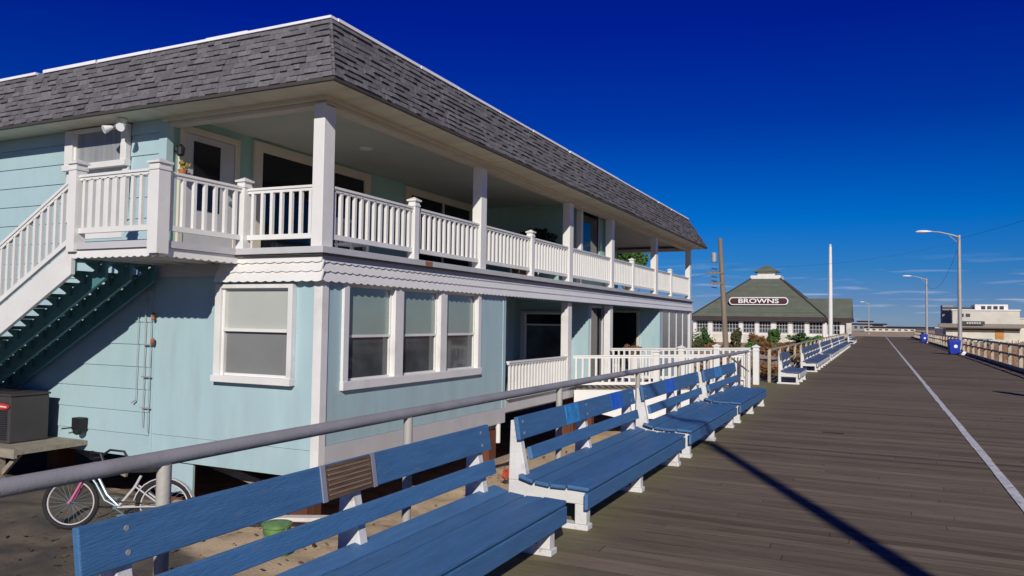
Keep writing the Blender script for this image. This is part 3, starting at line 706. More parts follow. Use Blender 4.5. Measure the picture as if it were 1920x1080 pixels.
# ------------------------------------------------------------------ boardwalk pipe railings
pr = thing('pipe_railing', 'grey galvanised pipe railing behind the nearest blue benches', 'railing')
q = MB(); q.tube([(-2.88, -3, .965), (-2.88, 4, .965), (-2.88, 12, .955), (-2.88, 19.6, .94)], .035, 14); q.build('handrail', M['galv'], pr, smooth=True)
q = MB(); q.tube([(-2.88, 16.8, .94), (-2.88, 19.7, .45)], .02, 8); q.build('brace', M['galv'], pr, smooth=True)
for yy in (-1.6, .45, 2.47, 4.45, 7.2, 10.0, 12.35, 14.7, 17.1, 19.4):
    q = MB(); q.tube([(-2.88, yy, -.3), (-2.88, yy, .935)], .032, 14); q.lathe((-2.88, yy, .0), [(.06, 0), (.06, .02)], 12); q.build('post', M['galvpost'], pr, smooth=True)
pr2 = thing('pipe_railing', 'beige weathered railing running from the white gate posts toward the green roofed pavilion', 'railing')
q = MB(); q.bar((-2.72, 22.5, .9), (-2.72, 84, .9), .05, .05); q.bar((-2.72, 22.5, .5), (-2.72, 84, .5), .04, .04); q.build('handrail', M['woodbeige'], pr2)
yy = 22.5
while yy < 84:
    q = MB(); q.box(-2.76, -2.68, yy-.04, yy+.04, -.3, .9); q.build('post', M['woodbeige'], pr2); yy += 2.45
pr3 = thing('beach_railing', 'weathered grey brown post and rail fence on the beach side of the boardwalk', 'railing')
q = MB()
for z in (.93, .52): q.bar((5.05, -6, z), (5.05, 130, z), .05, .09)
q.build('handrail', M['woodbeige'], pr3)
yy = -5.5
while yy < 130:
    q = MB(); q.box(4.99, 5.11, yy-.06, yy+.06, -.4, .98); q.build('post', M['woodbeige'], pr3); yy += 2.75

# ------------------------------------------------------------------ benches
def bench(name, label, Ln, group, detail=True, faded=False, name_near=True):
    """origin: near end on the boardwalk, seat front toward +X at x=0, runs along +Y"""
    b = thing(name, label, 'bench', group=group)
    rb_ = random.Random(int(Ln*100))
    st_ = MB()
    for i, (xa, xb, z0, z1) in enumerate(((-.005, -.178, .335, .342), (-.192, -.320, .338, .336), (-.334, -.452, .337, .349), (-.466, -.585, .354, .386))):
        # planks of the seat, slightly dished; ends a little uneven
        y0 = rb_.uniform(-.02, .01); y1 = Ln+rb_.uniform(-.01, .02); t = rb_.uniform(.9, 1.1)
        st_.ext([(xa, y0, z0), (xb, y0, z1), (xb, y0, z1-.028), (xa, y0, z0-.028)], (0, y1-y0, 0), t)
    mb_ = M['bluefaded'] if faded else M['blue']
    st_.build('seat', mb_, b, bevel=.006)
    ap = MB(); ap.box(-.03, 0.0, -.02, Ln+.01, .175, .296); ap.build('apron', M['benchwhite'] if faded else M['blue'], b, bevel=.005)
    bk = MB(); bk.ext([(-.575, -.0, .655), (-.605, 0, .835), (-.64, 0, .83), (-.61, 0, .65)], (0, Ln-.05, 0), .95)
    bko = bk.build('backrest_slat', mb_, b, bevel=.006)
    b2 = MB(); b2.ext([(-.528, .14, .485), (-.549, .14, .585), (-.584, .14, .58), (-.563, .14, .48)], (0, Ln-.05-.14, 0), 1.02); b2.build('backrest_slat', mb_, b, bevel=.006)
    nf = max(2, round(Ln/1.6)); ys_ = [(.05 if name_near else .16)+(Ln-.27-(0 if name_near else .11))*i/nf for i in range(nf+1)]
    for yy in ys_:
        s = MB()
        s.box(-.70, -.035, yy, yy+.06, .195, .325)                         # bearer under the seat
        s.box(-.13, -.035, yy, yy+.09, .043, .194)                         # front leg
        s.box(-.74, -.02, yy-.01, yy+.1, .0, .042)                         # sleeper
        s.ext([(-.535, yy, .326), (-.634, yy, .80), (-.69, yy, .80), (-.70, yy, .326)], (0, .07, 0))   # tapering upright
        s.box(-.70, -.61, yy, yy+.07, .043, .194)
        s.build('leg_frame', M['benchwhite'], b, bevel=.005)
        if detail:
            for z in (.70, .79):
                bt = MB(); bt.tube([(-.585-(z-.655)*.167+.002, yy+.035, z), (-.572-(z-.655)*.167, yy+.035, z)], .011, 10)
                bt.build('bolt', M['galv'], bko)
    return b, bko
GB = 'blue slatted benches along the boardwalk rail'
def plaque(bko, y0, y1, m, frame=None):
    """thin plate on the face of the upper back slat (bench coordinates)"""
    q = MB(); q.ext([(-.571, y0, .66), (-.600, y0, .832), (-.606, y0, .831), (-.577, y0, .659)], (0, y1-y0, 0))
    po = q.build('plaque', M[m], bko)
    if frame:
        for a, b in ((y0-.035, y0), (y1, y1+.035)):
            e = MB(); e.ext([(-.568, a, .655), (-.598, a, .838), (-.606, a, .838), (-.576, a, .655)], (0, b-a, 0))
            e.build('plaque_edge', M[frame], bko)
    return po
BX = -1.99
b1, k1 = bench('bench', 'nearest blue bench with a brown wooden plaque in its backrest', 3.28, GB, name_near=False); b1.location = (BX, 1.86, 0)
pl = plaque(k1, 1.36, 1.76, 'plaque', 'plaqueframe'); pl['label'] = 'brown wooden memorial plaque between grey end strips'
gr = MB()
for z in (.685, .71, .735, .76, .785, .81):
    xx = -.571-(z-.66)*.168
    gr.box(xx+.0005, xx+.004, 1.38, 1.74, z-.004, z+.004)
gr.build('plaque_lettering_band', M['plaqueline'], k1)
b2, k2 = bench('bench', 'second blue bench from the camera, with two blue plaques on its back', 3.27, GB); b2.location = (BX, 5.60, 0)
plaque(k2, 1.02, 1.35, 'plaquecyan'); plaque(k2, 2.35, 2.72, 'plaqueblue')
b3, k3 = bench('bench', 'third blue bench from the camera, crossed by the lamp post shadow', 3.27, GB); b3.location = (BX, 9.2, 0)
plaque(k3, 1.1, 1.6, 'plaqueblue')
b4, k4 = bench('bench', 'fourth blue bench, beside the white gate posts of the ramp', 3.15, GB); b4.location = (BX, 12.87, 0)
plaque(k4, .9, 1.5, 'plaquecyan')
b5, kp = bench('bench', 'short faded blue bench standing alone just past the white gate posts', 2.3, GB, detail=False, faded=True); b5.location = (BX+.10, 22.1, 0); b5.scale = (.8, 1, 1)
proto, kp = bench('bench', 'long faded bench with white front board after the short bench past the gate', 8.0, GB, detail=False, faded=True); proto.location = (BX+.14, 28.4, 0); proto.scale = (.8, 1, 1)
for yy, lab in ((38.0, 'second long faded bench past the gate, halfway to the pavilion'), (47.4, 'third long faded bench past the gate, below the flagpole'), (56.8, 'last long faded bench before the pavilion corner'), (76, 'faded bench near the vanishing point beyond the row that ends at the pavilion')):
    c = copy_tree(proto); c.location = (BX+.14, yy, 0); c['label'] = lab

# ------------------------------------------------------------------ air conditioner on its shelf
ac = thing('air_conditioner', 'grey louvred air conditioner with red badge on a wooden shelf under the stairs', 'air conditioner', (-13.42, 8.2, -.52))
q = MB(); q.box(-.75, .68, -.33, .33, 0, .76); q.box(-.77, .70, -.35, .35, .76, .80)
q.build('casing', M['acgrey'], ac, bevel=.02)
q = MB()
for k in range(15): 
    z = .06+k*.035
    q.box(-.7, .62, -.345, -.331, z, z+.014)
q.build('louvre', M['acdark'], ac)
q = MB(); q.lathe((-.1, 0, .801), [(.28, 0), (.28, .02), (.1, .03)], 20); q.build('fan_grille', M['acdark'], ac)
q = MB(); cx_, cz_ = .50, .60
q.ext([(cx_+.19*math.cos(a)*(1 if abs(math.cos(a)) > .3 else 1), -.345, cz_+.05*math.sin(a)) for a in [k*math.pi/9 for k in range(18)]], (0, -.008, 0)); q.build('badge', M['red'], ac)
q = MB(); q.box(.38, .62, -.3545, -.3532, .585, .61); q.build('badge_stripe', M['sandwood'], ac)
sh = thing('equipment_shelf', 'weathered wooden bracket shelf carrying the air conditioner', 'shelf', (-12.8, 8.15, -.6))
q = MB(); q.box(-3, .72, -.55, .62, 0, .075); q.box(-3, .72, -.60, -.551, -.05, .09); q.build('shelf_board', M['wood'], sh)
for x in (.15, -1.6):
    q = MB(); q.box(x-.05, x+.05, -.5, -.4, -.55, -.001); q.ext([(x+.05, -.45, -.28), (x+.05, -.45, -.38), (x+.5, -.45, -.001), (x+.4, -.45, -.001)], (0, .05, 0)); q.build('shelf_bracket', M['wood'], sh)

# ------------------------------------------------------------------ bicycle
bx = thing('bicycle', 'pink and pale grey cruiser bicycle parked on the sand behind the pipe railing', 'bicycle', (0,0,0))
def wheel(c, r, tilt=0):
    t = MB(); pts = [(c[0]+r*math.cos(a), 0, c[1]+r*math.sin(a)) for a in [2*math.pi*k/40 for k in range(40)]]
    t.tube(pts, .027, 8, closed=True); to = t.build('tyre', M['rubber'], bx, smooth=True)
    ri = MB(); pts = [(c[0]+(r-.035)*math.cos(a), 0, c[1]+(r-.035)*math.sin(a)) for a in [2*math.pi*k/40 for k in range(40)]]
    ri.tube(pts, .009, 6, closed=True); ri.build('rim', M['bikewhite'], bx, smooth=True)
    s = MB()
    for k in range(24):
        a = 2*math.pi*k/24; b = a+.25
        s.tube([(c[0]+.02*math.cos(b), .02 if k % 2 else -.02, c[1]+.02*math.sin(b)), (c[0]+(r-.04)*math.cos(a), 0, c[1]+(r-.04)*math.sin(a))], .0022, 4)
    s.tube([(c[0], -.05, c[1]), (c[0], .05, c[1])], .02, 8); s.build('spokes', M['chrome'], bx)
WR = .31
wheel((0, .335), WR); wheel((1.10, .335), WR)
q = MB(); q.tube([(0, -.05, .335), (.03, -.05, .38), (.15, -.04, .66)], .012, 8); q.tube([(0, .05, .335), (.03, .05, .38), (.15, .04, .66)], .012, 8)
q.tube([(.15, 0, .64), (.22, 0, .82)], .018, 8); q.build('fork', M['pink'], bx, smooth=True)
q = MB(); q.tube([(.19, 0, .74), (.3, 0, .66), (.42, 0, .45), (.56, 0, .32)], .017, 8); q.tube([(.18, 0, .70), (.28, 0, .58), (.40, 0, .38), (.56, 0, .30)], .014, 8)
q.build('frame', M['chrome'], bx, smooth=True)
q = MB(); q.tube([(.56, 0, .30), (.74, 0, .56), (.80, 0, .70)], .015, 8)
for sy in (-.045, .045): q.tube([(.56, sy, .30), (1.10, sy, .335)], .01, 6); q.tube([(1.10, sy, .335), (.75, sy, .58)], .01, 6)
q.build('rear_frame', M['bikewhite'], bx, smooth=True)
q = MB(); q.tube([(.22, 0, .80), (.23, 0, .86)], .014, 8); q.tube([(.50, -.28, .86), (.44, -.26, .98), (.30, -.2, 1.0), (.23, -.08, .90), (.23, .08, .90), (.30, .2, 1.0), (.44, .26, .98), (.50, .28, .86)], .016, 8); q.build('handlebar', M['black'], bx, smooth=True)
q = MB(); q.ext([(.68, 0, .73), (.95, -.09, .75), (1.0, -.06, .76), (1.0, .06, .76), (.95, .09, .75)], (0, 0, .05)); q.build('saddle', M['rubber'], bx, bevel=.012)
def fender(cx):
    f = MB(); n_ = 12
    for i in range(n_):
        a = R(20+150*i/n_); b = R(20+150*(i+1)/n_); rr = WR+.045
        f.poly([(cx+rr*math.cos(a), -.035, .335+rr*math.sin(a)), (cx+rr*math.cos(a), .035, .335+rr*math.sin(a)), (cx+rr*math.cos(b), .035, .335+rr*math.sin(b)), (cx+rr*math.cos(b), -.035, .335+rr*math.sin(b)),
                (cx+(rr-.012)*math.cos(a), -.035, .335+(rr-.012)*math.sin(a)), (cx+(rr-.012)*math.cos(b), -.035, .335+(rr-.012)*math.sin(b)),
                (cx+(rr-.012)*math.cos(a), .035, .335+(rr-.012)*math.sin(a)), (cx+(rr-.012)*math.cos(b), .035, .335+(rr-.012)*math.sin(b))], [(0,1,2,3),(0,3,5,4),(1,6,7,2),(4,5,7,6)])
    f.build('fender', M['bikewhite'], bx)
fender(1.10)
q = MB(); q.tube([(.56, -.08, .30), (.56, .08, .30)], .02, 8); q.tube([(.56, -.08, .30), (.68, -.08, .22)], .01, 6); q.box(.64, .74, -.16, -.08, .205, .23); q.tube([(.56, .08, .30), (.44, .08, .38)], .01, 6); q.box(.40, .50, .08, .16, .37, .395)
q.lathe((.56, 0, .3), [(.02, -.01), (.02, .01)], 8); q.build('crank', M['chrome'], bx)
q = MB(); q.tube([(.56, -.06, .38), (1.10, -.06, .365)], .006, 5); q.tube([(.56, -.06, .22), (1.10, -.06, .305)], .006, 5); q.tube([(.62, .06, .25), (.68, .2, .03)], .01, 6); q.build('chain', M['black'], bx)
bx.location = (-9.42, 6.62, -1.165); bx.rotation_euler = (R(-6), 0, R(21)); bx.scale = (1.14, 1, 1)

def G(px, py, z):
    r = Rm @ Vector(((px-960)/Fp, (py-540)/Fp, 1.)); t = (z-1.6)/r.z; return Vector((r.x*t, r.y*t, z))
# things lying about on the sand
bk = thing('bucket', 'faded lime green plastic bucket on the sand behind the nearest bench', 'bucket', tuple(G(518, 1046, -1.2)))
MB().lathe((0,0,0), [(.135, 0), (.15, .22), (.165, .40), (.15, .41), (.13, .05)], 24).build('pail', M['bucket'], bk, smooth=True)
MB().lathe((0,0,0), [(.167, .36), (.178, .37), (.178, .40), (.167, .405)], 24).build('rim', M['bucket'], bk, smooth=True)
q = MB(); q.tube([(-.17, 0, .38), (-.15, -.1, .30), (0, -.18, .26), (.15, -.1, .30), (.17, 0, .38)], .005, 6); q.build('handle', M['galv'], bk)
q = MB(); q.bar((-7.9, 7.6, -1.05), (-6.2, 8.35, -1.02), .16, .05); tag(q.build('plank', M['sandwood'], bevel=.004), 'long pale board lying on the sand beside the brown piling', 'board')
q = MB(); q.bar(G(905, 873, -1.18), G(985, 845, -1.12), .14, .05); tag(q.build('plank', M['wood'], bevel=.004), 'grey board lying on the sand behind the gap between the first two benches', 'board')
q = MB()
for k in range(7):
    a = k*.9; c_ = G(952, 886, -1.10); q.tube([c_+Vector((.1*math.cos(a), .12*math.sin(a), -.08)), c_+Vector((.05*math.cos(a+1), .06*math.sin(a+2), .06))], [.04, .015], 6)
tag(q.build('red_rag', mat('faded_red_cloth', (.38,.06,.03), .8, .3, 12), smooth=True), 'crumpled red rag on the sand between the first and second benches', 'rag')

# leaves in clumps
def leaves(mb, c, rad, n, s, rnd, lo=.5, hi=1.6, clump=7):
    c = Vector(c); cl = []
    for _ in range(clump):
        d = Vector((rnd.gauss(0,1), rnd.gauss(0,1), rnd.gauss(0,1))).normalized()*rnd.uniform(.3, .95)
        cl.append((Vector((c.x+d.x*rad[0], c.y+d.y*rad[1], c.z+d.z*rad[2])), rnd.uniform(.25, .5), rnd.uniform(lo, hi)))
    for i in range(n):
        cc, k, t = rnd.choice(cl)
        d = Vector((rnd.gauss(0,1), rnd.gauss(0,1), rnd.gauss(0,1))).normalized()*(rnd.random()**.4)
        p = Vector((cc.x+d.x*rad[0]*k, cc.y+d.y*rad[1]*k, cc.z+d.z*rad[2]*k))
        a = Vector((rnd.uniform(-1,1), rnd.uniform(-1,1), rnd.uniform(-.6,1))).normalized()*s*rnd.uniform(.6,1.4); b = a.orthogonal().normalized()*s*rnd.uniform(.3,.6)
        mb.face([p-a, p-b, p+a, p+b], t*rnd.uniform(.7,1.3))
def shrub(x, y, z, rad, m, label, n=900, s=.13, seed=1, name='shrub', group=None):
    o = thing(name, label, 'shrub', (x, y, z), group=group); rnd = random.Random(seed)
    q = MB()
    for k in range(6):
        a = rnd.uniform(0, 6.3); q.tube([(0,0,-.1), (math.cos(a)*rad[0]*.3, math.sin(a)*rad[1]*.3, rad[2]*.8), (math.cos(a)*rad[0]*.6, math.sin(a)*rad[1]*.6, rad[2]*1.4)], [.05, .03, .012], 5)
    q.build('stem', M['bark'], o)
    q = MB(); leaves(q, (0, 0, rad[2]*1.0), rad, n, s, rnd, clump=12); q.build('foliage', M[m], o)
    return o
# px -> world on Y plane (worked out once from the photograph)
def P(px, py, Y):
    r = Rm @ Vector(((px-960)/Fp, (py-540)/Fp, 1.)); t = Y/r.y; return Vector((r.x*t, Y, 1.6+r.z*t))
sh_specs = [  # px, py(centre), half width px, half height px, Y, material, label
 (1322, 640, 20, 32, 62, 'shrub', 'tall green shrub against the corner of the beach house'),
 (1302, 652, 14, 20, 58, 'shrubdark', 'olive shrub half hidden behind the house corner'),
 (1342, 655, 18, 14, 60, 'brush', 'brown dry bush left of the wooden utility pole base'),
 (1380, 640, 13, 22, 66, 'shrubdark', 'olive green shrub just right of the utility pole'),
 (1405, 650, 15, 13, 62, 'shrub', 'low dark green shrub behind the white ramp posts'),
 (1447, 632, 17, 20, 68, 'shrub', 'bright green upright shrub under the middle of the pavilion sign'),
 (1432, 652, 20, 10, 62, 'brush', 'reddish brown brush below the bright green shrub'),
 (1472, 650, 22, 12, 64, 'brush', 'brown brush beside the start of the beige railing'),
 (1508, 637, 28, 13, 66, 'shrub', 'wide rounded green shrub in front of the pavilion windows'),
 (1358, 655, 14, 14, 58, 'brush', 'small brown bush at the foot of the utility pole'),
 (1418, 640, 14, 16, 72, 'brush', 'russet bush between the two green shrubs by the pavilion'),
]
for i, (px, py, hw, hh, Y, m, lab) in enumerate(sh_specs):
    c = P(px, py, Y); dd_ = Y*.902-c.x*.429; k = dd_/Fp
    rx = hw*k; rz = hh*k
    shrub(c.x, Y, c.z-rz, (rx, rx, rz), m, lab, n=1300, s=.12, seed=20+i)
for i, (x, y, rz, m, lab) in enumerate(((-4.6, 25, .35, 'brush', 'dry brown scrub just behind the start of the beige railing'), (-4.2, 29.5, .4, 'brush', 'russet scrub behind the beige railing by the first long faded bench'), (-5.4, 33, .5, 'shrubdark', 'olive scrub behind the beige railing left of the brown brush'), (-4.3, 36.5, .4, 'brush', 'brown scrub behind the middle of the beige railing'), (-4.6, 44, .5, 'brush', 'dry scrub behind the far half of the beige railing'), (-6.5, 38, .6, 'brush', 'tall brown scrub between the ramp and the flagpole'))):
    shrub(x, y, gh(x, y), (1.3, 1.6, rz), m, lab, n=1500, s=.09, seed=90+i)
# tree glimpsed under the far eave
c = P(1176, 474, 50)
tr = thing('tree', 'green tree glimpsed under the far end of the balcony ceiling', 'tree', (c.x, 50, -.35))
q = MB(); q.tube([(0,0,0), (.1,0,3), (.0,.1,5.4)], [.2,.14,.06], 8)
for k in range(6): a = k*1.05; q.tube([(.05,0,3+.3*k), (1.0*math.cos(a), 1.0*math.sin(a), 4.4+.3*k)], [.07,.02], 6)
q.build('trunk', M['bark'], tr)
q = MB(); leaves(q, (0,0,c.z-.1), (1.5,1.5,1.2), 2600, .13, random.Random(4), clump=22); q.build('crown', M['shrub'], tr)

# balcony things
pt = thing('potted_plant', 'bushy dark potted plant on the shaded balcony by the far teal wall', 'plant', (-8.9, 19.4, 2.62))
MB().lathe((0,0,0), [(.2,0),(.3,.5),(.28,.52)], 18).build('pot', M['terracotta'], pt, smooth=True)
q = MB(); leaves(q, (0,0,1.1), (.95,.6,.5), 1500, .09, random.Random(8), clump=14); q.build('foliage', M['leafdark'], pt)
tb = thing('patio_table', 'white patio table on the balcony in front of the dark plant', 'table', (-8.2, 18.0, 2.61))
MB().lathe((0,0,.78), [(.5,0),(.52,.02),(.5,.04)], 24).build('tabletop', M['trimgrey'], tb)
for a in (.8, 2.4, 3.9, 5.5):
    MB().tube([(.4*math.cos(a), .4*math.sin(a), 0), (.34*math.cos(a), .34*math.sin(a), .78)], .02, 8).build('leg', M['trimgrey'], tb)
def chair(x, y, z, rz, label):
    o = thing('patio_chair', label, 'chair', (x, y, z), rz)
    MB().box(-.24,.24,-.24,.24,.4,.44).build('seat', M['vinyl'], o)
    q = MB()
    for k in range(5): q.box(-.22+k*.1, -.18+k*.1, .2, .24, .44, .88)
    q.box(-.24,.24,.2,.25,.88,.94); q.build('backrest', M['vinyl'], o)
    for sx in (-.21,.21):
        for sy in (-.21,.21): MB().box(sx-.02,sx+.02,sy-.02,sy+.02,0,.4).build('leg', M['vinyl'], o)
chair(-9.2, 12.1, 2.61, R(80), 'white chair on the balcony behind the railing next to the corner column')
chair(-7.75, 15.25, -.06, R(150), 'white chair on the ground floor porch beside the plywood corner')
pp = thing('potted_plant', 'reddish brown plant in a white pot beside the far teal porch wall', 'plant', (-7.75, 26.4, -.06))
MB().lathe((0,0,0), [(.16,0),(.24,.4),(.22,.42)], 18).build('pot', M['vinyl'], pp, smooth=True)
q = MB(); leaves(q, (0,0,.66), (.34,.3,.3), 420, .08, random.Random(9), clump=10); q.build('foliage', M['redleaf'], pp)
fp = thing('potted_plant', 'small yellow flowered pot hanging beside the entry door', 'plant', (-10.3, 9.0, 3.98))
MB().lathe((0,0,-.08), [(.05,0),(.08,.1)], 10).build('pot', M['terracotta'], fp)
q = MB(); leaves(q, (0,0,.1), (.1,.08,.1), 120, .025, random.Random(12), clump=6)
q.build('foliage', mat('yellow_flowers', (.5,.42,.08), .7, .3, 20, tint=1), fp)

# ------------------------------------------------------------------ lamps, poles, wires
def lamp(x, y, h, arm, label):
    o = thing('street_lamp', label, 'street lamp', (x, y, 0), group='street lamps on the beach side of the boardwalk')
    q = MB(); q.tube([(0,0,0),(0,0,h*.5),(0,0,h)], [.125,.105,.085], 14); q.lathe((0,0,0), [(.2,0),(.2,.05),(.15,.12)], 14); q.build('pole', M['polegrey'], o, smooth=True)
    q = MB(); q.tube([(0,0,h-.12),(-.35,0,h+.02),(-arm*.45,0,h+.22),(-arm*.65,0,h+.27)], [.055,.05,.04,.035], 10); q.tube([(0,0,h-.5),(-.5,0,h-.02)], .02, 6); q.build('arm', M['polegrey'], o, smooth=True)
    q = MB(); n_ = 14
    V = []; F = []
    prof = [(0,.02),(.12,.07),(.3,.14),(.55,.17),(.75,.14),(.9,.05)]
    for u, r in prof:
        for k in range(n_):
            a = 2*math.pi*k/n_; V.append((-arm*.62-u*.95, r*1.1*math.cos(a), h+.27+.5*r*math.sin(a)+(.02 if math.sin(a) > 0 else 0)))
    for i in range(len(prof)-1):
        for k in range(n_): F.append((i*n_+k, i*n_+(k+1) % n_, (i+1)*n_+(k+1) % n_, (i+1)*n_+k))
    F.append(tuple(range(n_))); F.append(tuple(range(len(V)-n_, len(V))))
    q.poly(V, F); q.build('lamp_head', M['lampwhite'], o, smooth=True)
lamp(4.42, 52.6, 7.1, 2.3, 'tall curved arm street lamp standing behind the nearer blue bin')
lamp(4.5, 88, 6.5, 2.1, 'farther street lamp standing by the smaller blue bin')
lamp(P(1629, 620, 170).x, 170, 6.2, 1.2, 'most distant street lamp, a thin pole near the vanishing point of the boardwalk')
lamp(4.13, -2.66, 7.35, 2.3, 'street lamp at the near end, whose long shadow crosses the planks')
q = MB(); q.box(4.66, 4.92, 18.40, 18.66, -.3, 2.35); q.lathe((4.79, 18.52, 2.35), [(.15,0),(.16,.04),(.02,.12)], 12)
tag(q.build('wooden_post', M['woodbeige']), 'square timber post at the beach edge casting a short shadow', 'post')

ut = thing('utility_pole', 'weathered wooden utility pole with transformer and crossarms beyond the house', 'utility pole', (0,0,0))
b0 = P(1362, 668, 45); t0_ = P(1350, 447, 45)
q = MB(); q.tube([(b0.x, 45, -.6), b0, t0_], [.17,.165,.115], 12); q.build('pole', M['polewood'], ut, smooth=True)
cz = P(1346, 483, 45)
q = MB(); q.lathe((cz.x-.18, 45-.25, cz.z-.28), [(.13,0),(.15,.04),(.15,.5),(.1,.56)], 14); q.build('transformer', M['polegrey'], ut)
for k, (py, w_) in enumerate(((512, .75), (532, .6))):
    p = P(1352, py, 45); q = MB(); q.bar((p.x-w_, 45-.12, p.z), (p.x+w_*.25, 45-.12, p.z), .09, .1)
    for s_ in (-.95, -.6, -.25): q.lathe((p.x+w_*s_, 45-.12, p.z+.05), [(.03,0),(.045,.05),(.03,.12)], 8)
    q.build('crossarm', M['polewood'], ut)
q = MB()
for py in (492, 505, 520, 528, 540): p = P(1350, py, 45); q.tube([(p.x-.14,44.85,p.z),(p.x-.45,44.8,p.z+.05)], .025, 6)
q.build('insulator', M['black'], ut)
fg = thing('flagpole', 'white flagpole standing in front of the green roofed pavilion', 'flagpole', (-3.05, 60, -.3))
zt_ = P(1556, 462, 60).z+.3
MB().tube([(0,0,0),(0,0,zt_*.6),(.0,0,zt_)], [.16,.14,.1], 12).build('pole', M['white'], fg, smooth=True)
MB().lathe((0,0,zt_), [(.03,0),(.09,.06),(.06,.14),(.01,.17)], 10).build('finial', M['white'], fg)
def wire(a, b, sag, label, r=.016):
    r *= .55
    a = Vector(a); b = Vector(b); pts = []
    for i in range(25):
        u = i/24; p = a.lerp(b, u); p.z -= sag*4*u*(1-u); pts.append(p)
    q = MB(); q.tube(pts, r, 4); tag(q.build('overhead_wire', M['wire']), label, 'wire', 'overhead wires')
wire(P(1352,508,45), P(1345,500,45)+Vector((-40,60,2)), 1.2, 'wire running from the utility pole away behind the house')
wire(P(1352,500,45), (4.42,52.6,6.7), .5, 'wire sagging from the utility pole to the curved arm lamp', .013)
wire((4.42,52.6,6.9), (14,20,8.4), .4, 'wire rising from the curved arm lamp to the upper right', .013)
wire((4.42,52.6,6.5), (4.5,88,5.9), 1.3, 'wire between the two street lamps on the right', .016)

# bins
def bin_(x, y, label, s=1.):
    o = thing('litter_bin', label, 'bin', (x, y, 0), R(8), 'blue bins beside the beach rail')
    def taper(mb, b, t, z0, z1):
        V = [(-b,-b,z0),(b,-b,z0),(b,b,z0),(-b,b,z0),(-t,-t,z1),(t,-t,z1),(t,t,z1),(-t,t,z1)]
        mb.poly(V, [(0,3,2,1),(4,5,6,7),(0,1,5,4),(1,2,6,5),(2,3,7,6),(3,0,4,7)]); return mb
    taper(MB(), .24*s, .31*s, .06, .80*s).build('body', M['binblue'], o, bevel=.015)
    q = taper(MB(), .335*s, .335*s, .801*s, .85*s); taper(q, .31*s, .2*s, .851*s, .92*s); q.build('lid', M['binblue'], o, bevel=.01)
    q = MB()
    for sx in (-.2, .2): q.tube([(sx-.03, .22, .09), (sx+.03, .22, .09)], .09, 12)
    q.build('wheel', M['rubber'], o)
    q = MB(); zc = .5*s; q.ext([(.03+.1*math.cos(a), -.295*s, zc+.1*math.sin(a)) for a in [k*math.pi/8 for k in range(16)]], (0,-.012,.0)); q.build('emblem', M['lampwhite'], o)
bin_(4.08, 52.3, 'nearer blue litter bin with white round emblem beside the lamp pole')
bin_(4.2, 87.4, 'farther, smaller looking blue litter bin with white emblem')
q = MB(); q.lathe((4.5, 51.9, .0), [(.16,0),(.2,.08),(.17,.2),(.06,.27)], 12); tag(q.build('rubbish_bag', M['lampwhite'], smooth=True), 'small white bag leaning at the foot of the nearer blue bin', 'bag')

# ------------------------------------------------------------------ text helper
def text_mesh(s, size, depth, name, m, parent, loc, rot):
    cu = bpy.data.curves.new(name, 'FONT'); cu.body = s; cu.size = size; cu.extrude = depth; cu.align_x = 'CENTER'; cu.align_y = 'CENTER'; cu.offset = .012
    to = bpy.data.objects.new(name, cu); col.objects.link(to)
    bpy.context.view_layer.update()
    me = bpy.data.meshes.new_from_object(to.evaluated_get(bpy.context.evaluated_depsgraph_get()))
    bpy.data.objects.remove(to); me.materials.clear(); me.materials.append(m)
    o = bpy.data.objects.new(name, me); col.objects.link(o); o.parent = parent; o.location = loc; o.rotation_euler = rot
    return o

# ------------------------------------------------------------------ green roofed pavilion
pv = thing('pavilion', 'boardwalk pavilion with big green hipped roof, cupola and oval sign', 'building', (0,0,0))
X0, X1, Y0, Y1 = -18.6, -4.75, 85., 98.8
EZ2, TZ2 = 2.45, 6.85; cxp, cyp = -11.35, 91.9; th = 1.5
rf2 = MB(); A = [(X0,Y0,EZ2),(X1,Y0,EZ2),(X1,Y1,EZ2),(X0,Y1,EZ2)]; B = [(cxp-th,cyp-th,TZ2),(cxp+th,cyp-th,TZ2),(cxp+th,cyp+th,TZ2),(cxp-th,cyp+th,TZ2)]
for i in range(4):
    j = (i+1) % 4; n_ = 26
    for k in range(n_):
        u0, u1 = k/n_, (k+1)/n_
        a, b = Vector(A[i]), Vector(A[j]); c, d = Vector(B[i]), Vector(B[j])
        off = Vector((0,0,.03))
        p0 = a.lerp(c,u0)+off; p1 = b.lerp(d,u0)+off; p2 = b.lerp(d,u1); p3 = a.lerp(c,u1)
        rf2.face([p0,p1,p2,p3], random.uniform(.9,1.1)); rf2.face([a.lerp(c,u0), b.lerp(d,u0), p1, p0], .8)
pr_ = rf2.build('roof', M['roofgreen'], pv)
q = MB(); q.tube([(X1,Y0,EZ2+.03), B[1]], .09, 6); q.tube([(X0,Y0,EZ2+.03), B[0]], .09, 6); q.tube([(X1,Y1,EZ2+.03), B[2]], .09, 6); q.build('ridge_cap', M['brownfascia'], pr_)
q = MB(); q.box(X0,X1,Y0-.05,Y0+.2,EZ2-.42,EZ2-.01); q.box(X1-.2,X1+.05,Y0+.2,Y1,EZ2-.42,EZ2-.01); q.box(X0,X1,Y0+.2,Y0+1,EZ2-.5,EZ2-.43); q.build('fascia', M['brownfascia'], pv)
cp = MB(); cp.box(cxp-1.62,cxp+1.62,cyp-1.62,cyp+1.62,TZ2-.1,TZ2+.3); cpo = cp.build('cupola', M['white'], pv)
q = MB(); q.box(cxp-.95,cxp+.95,cyp-.95,cyp+.95,TZ2+.301,TZ2+.75); q.build('cupola_drum', M['beigewall'], cpo)
q = MB(); z = TZ2+.751; k = 1.38
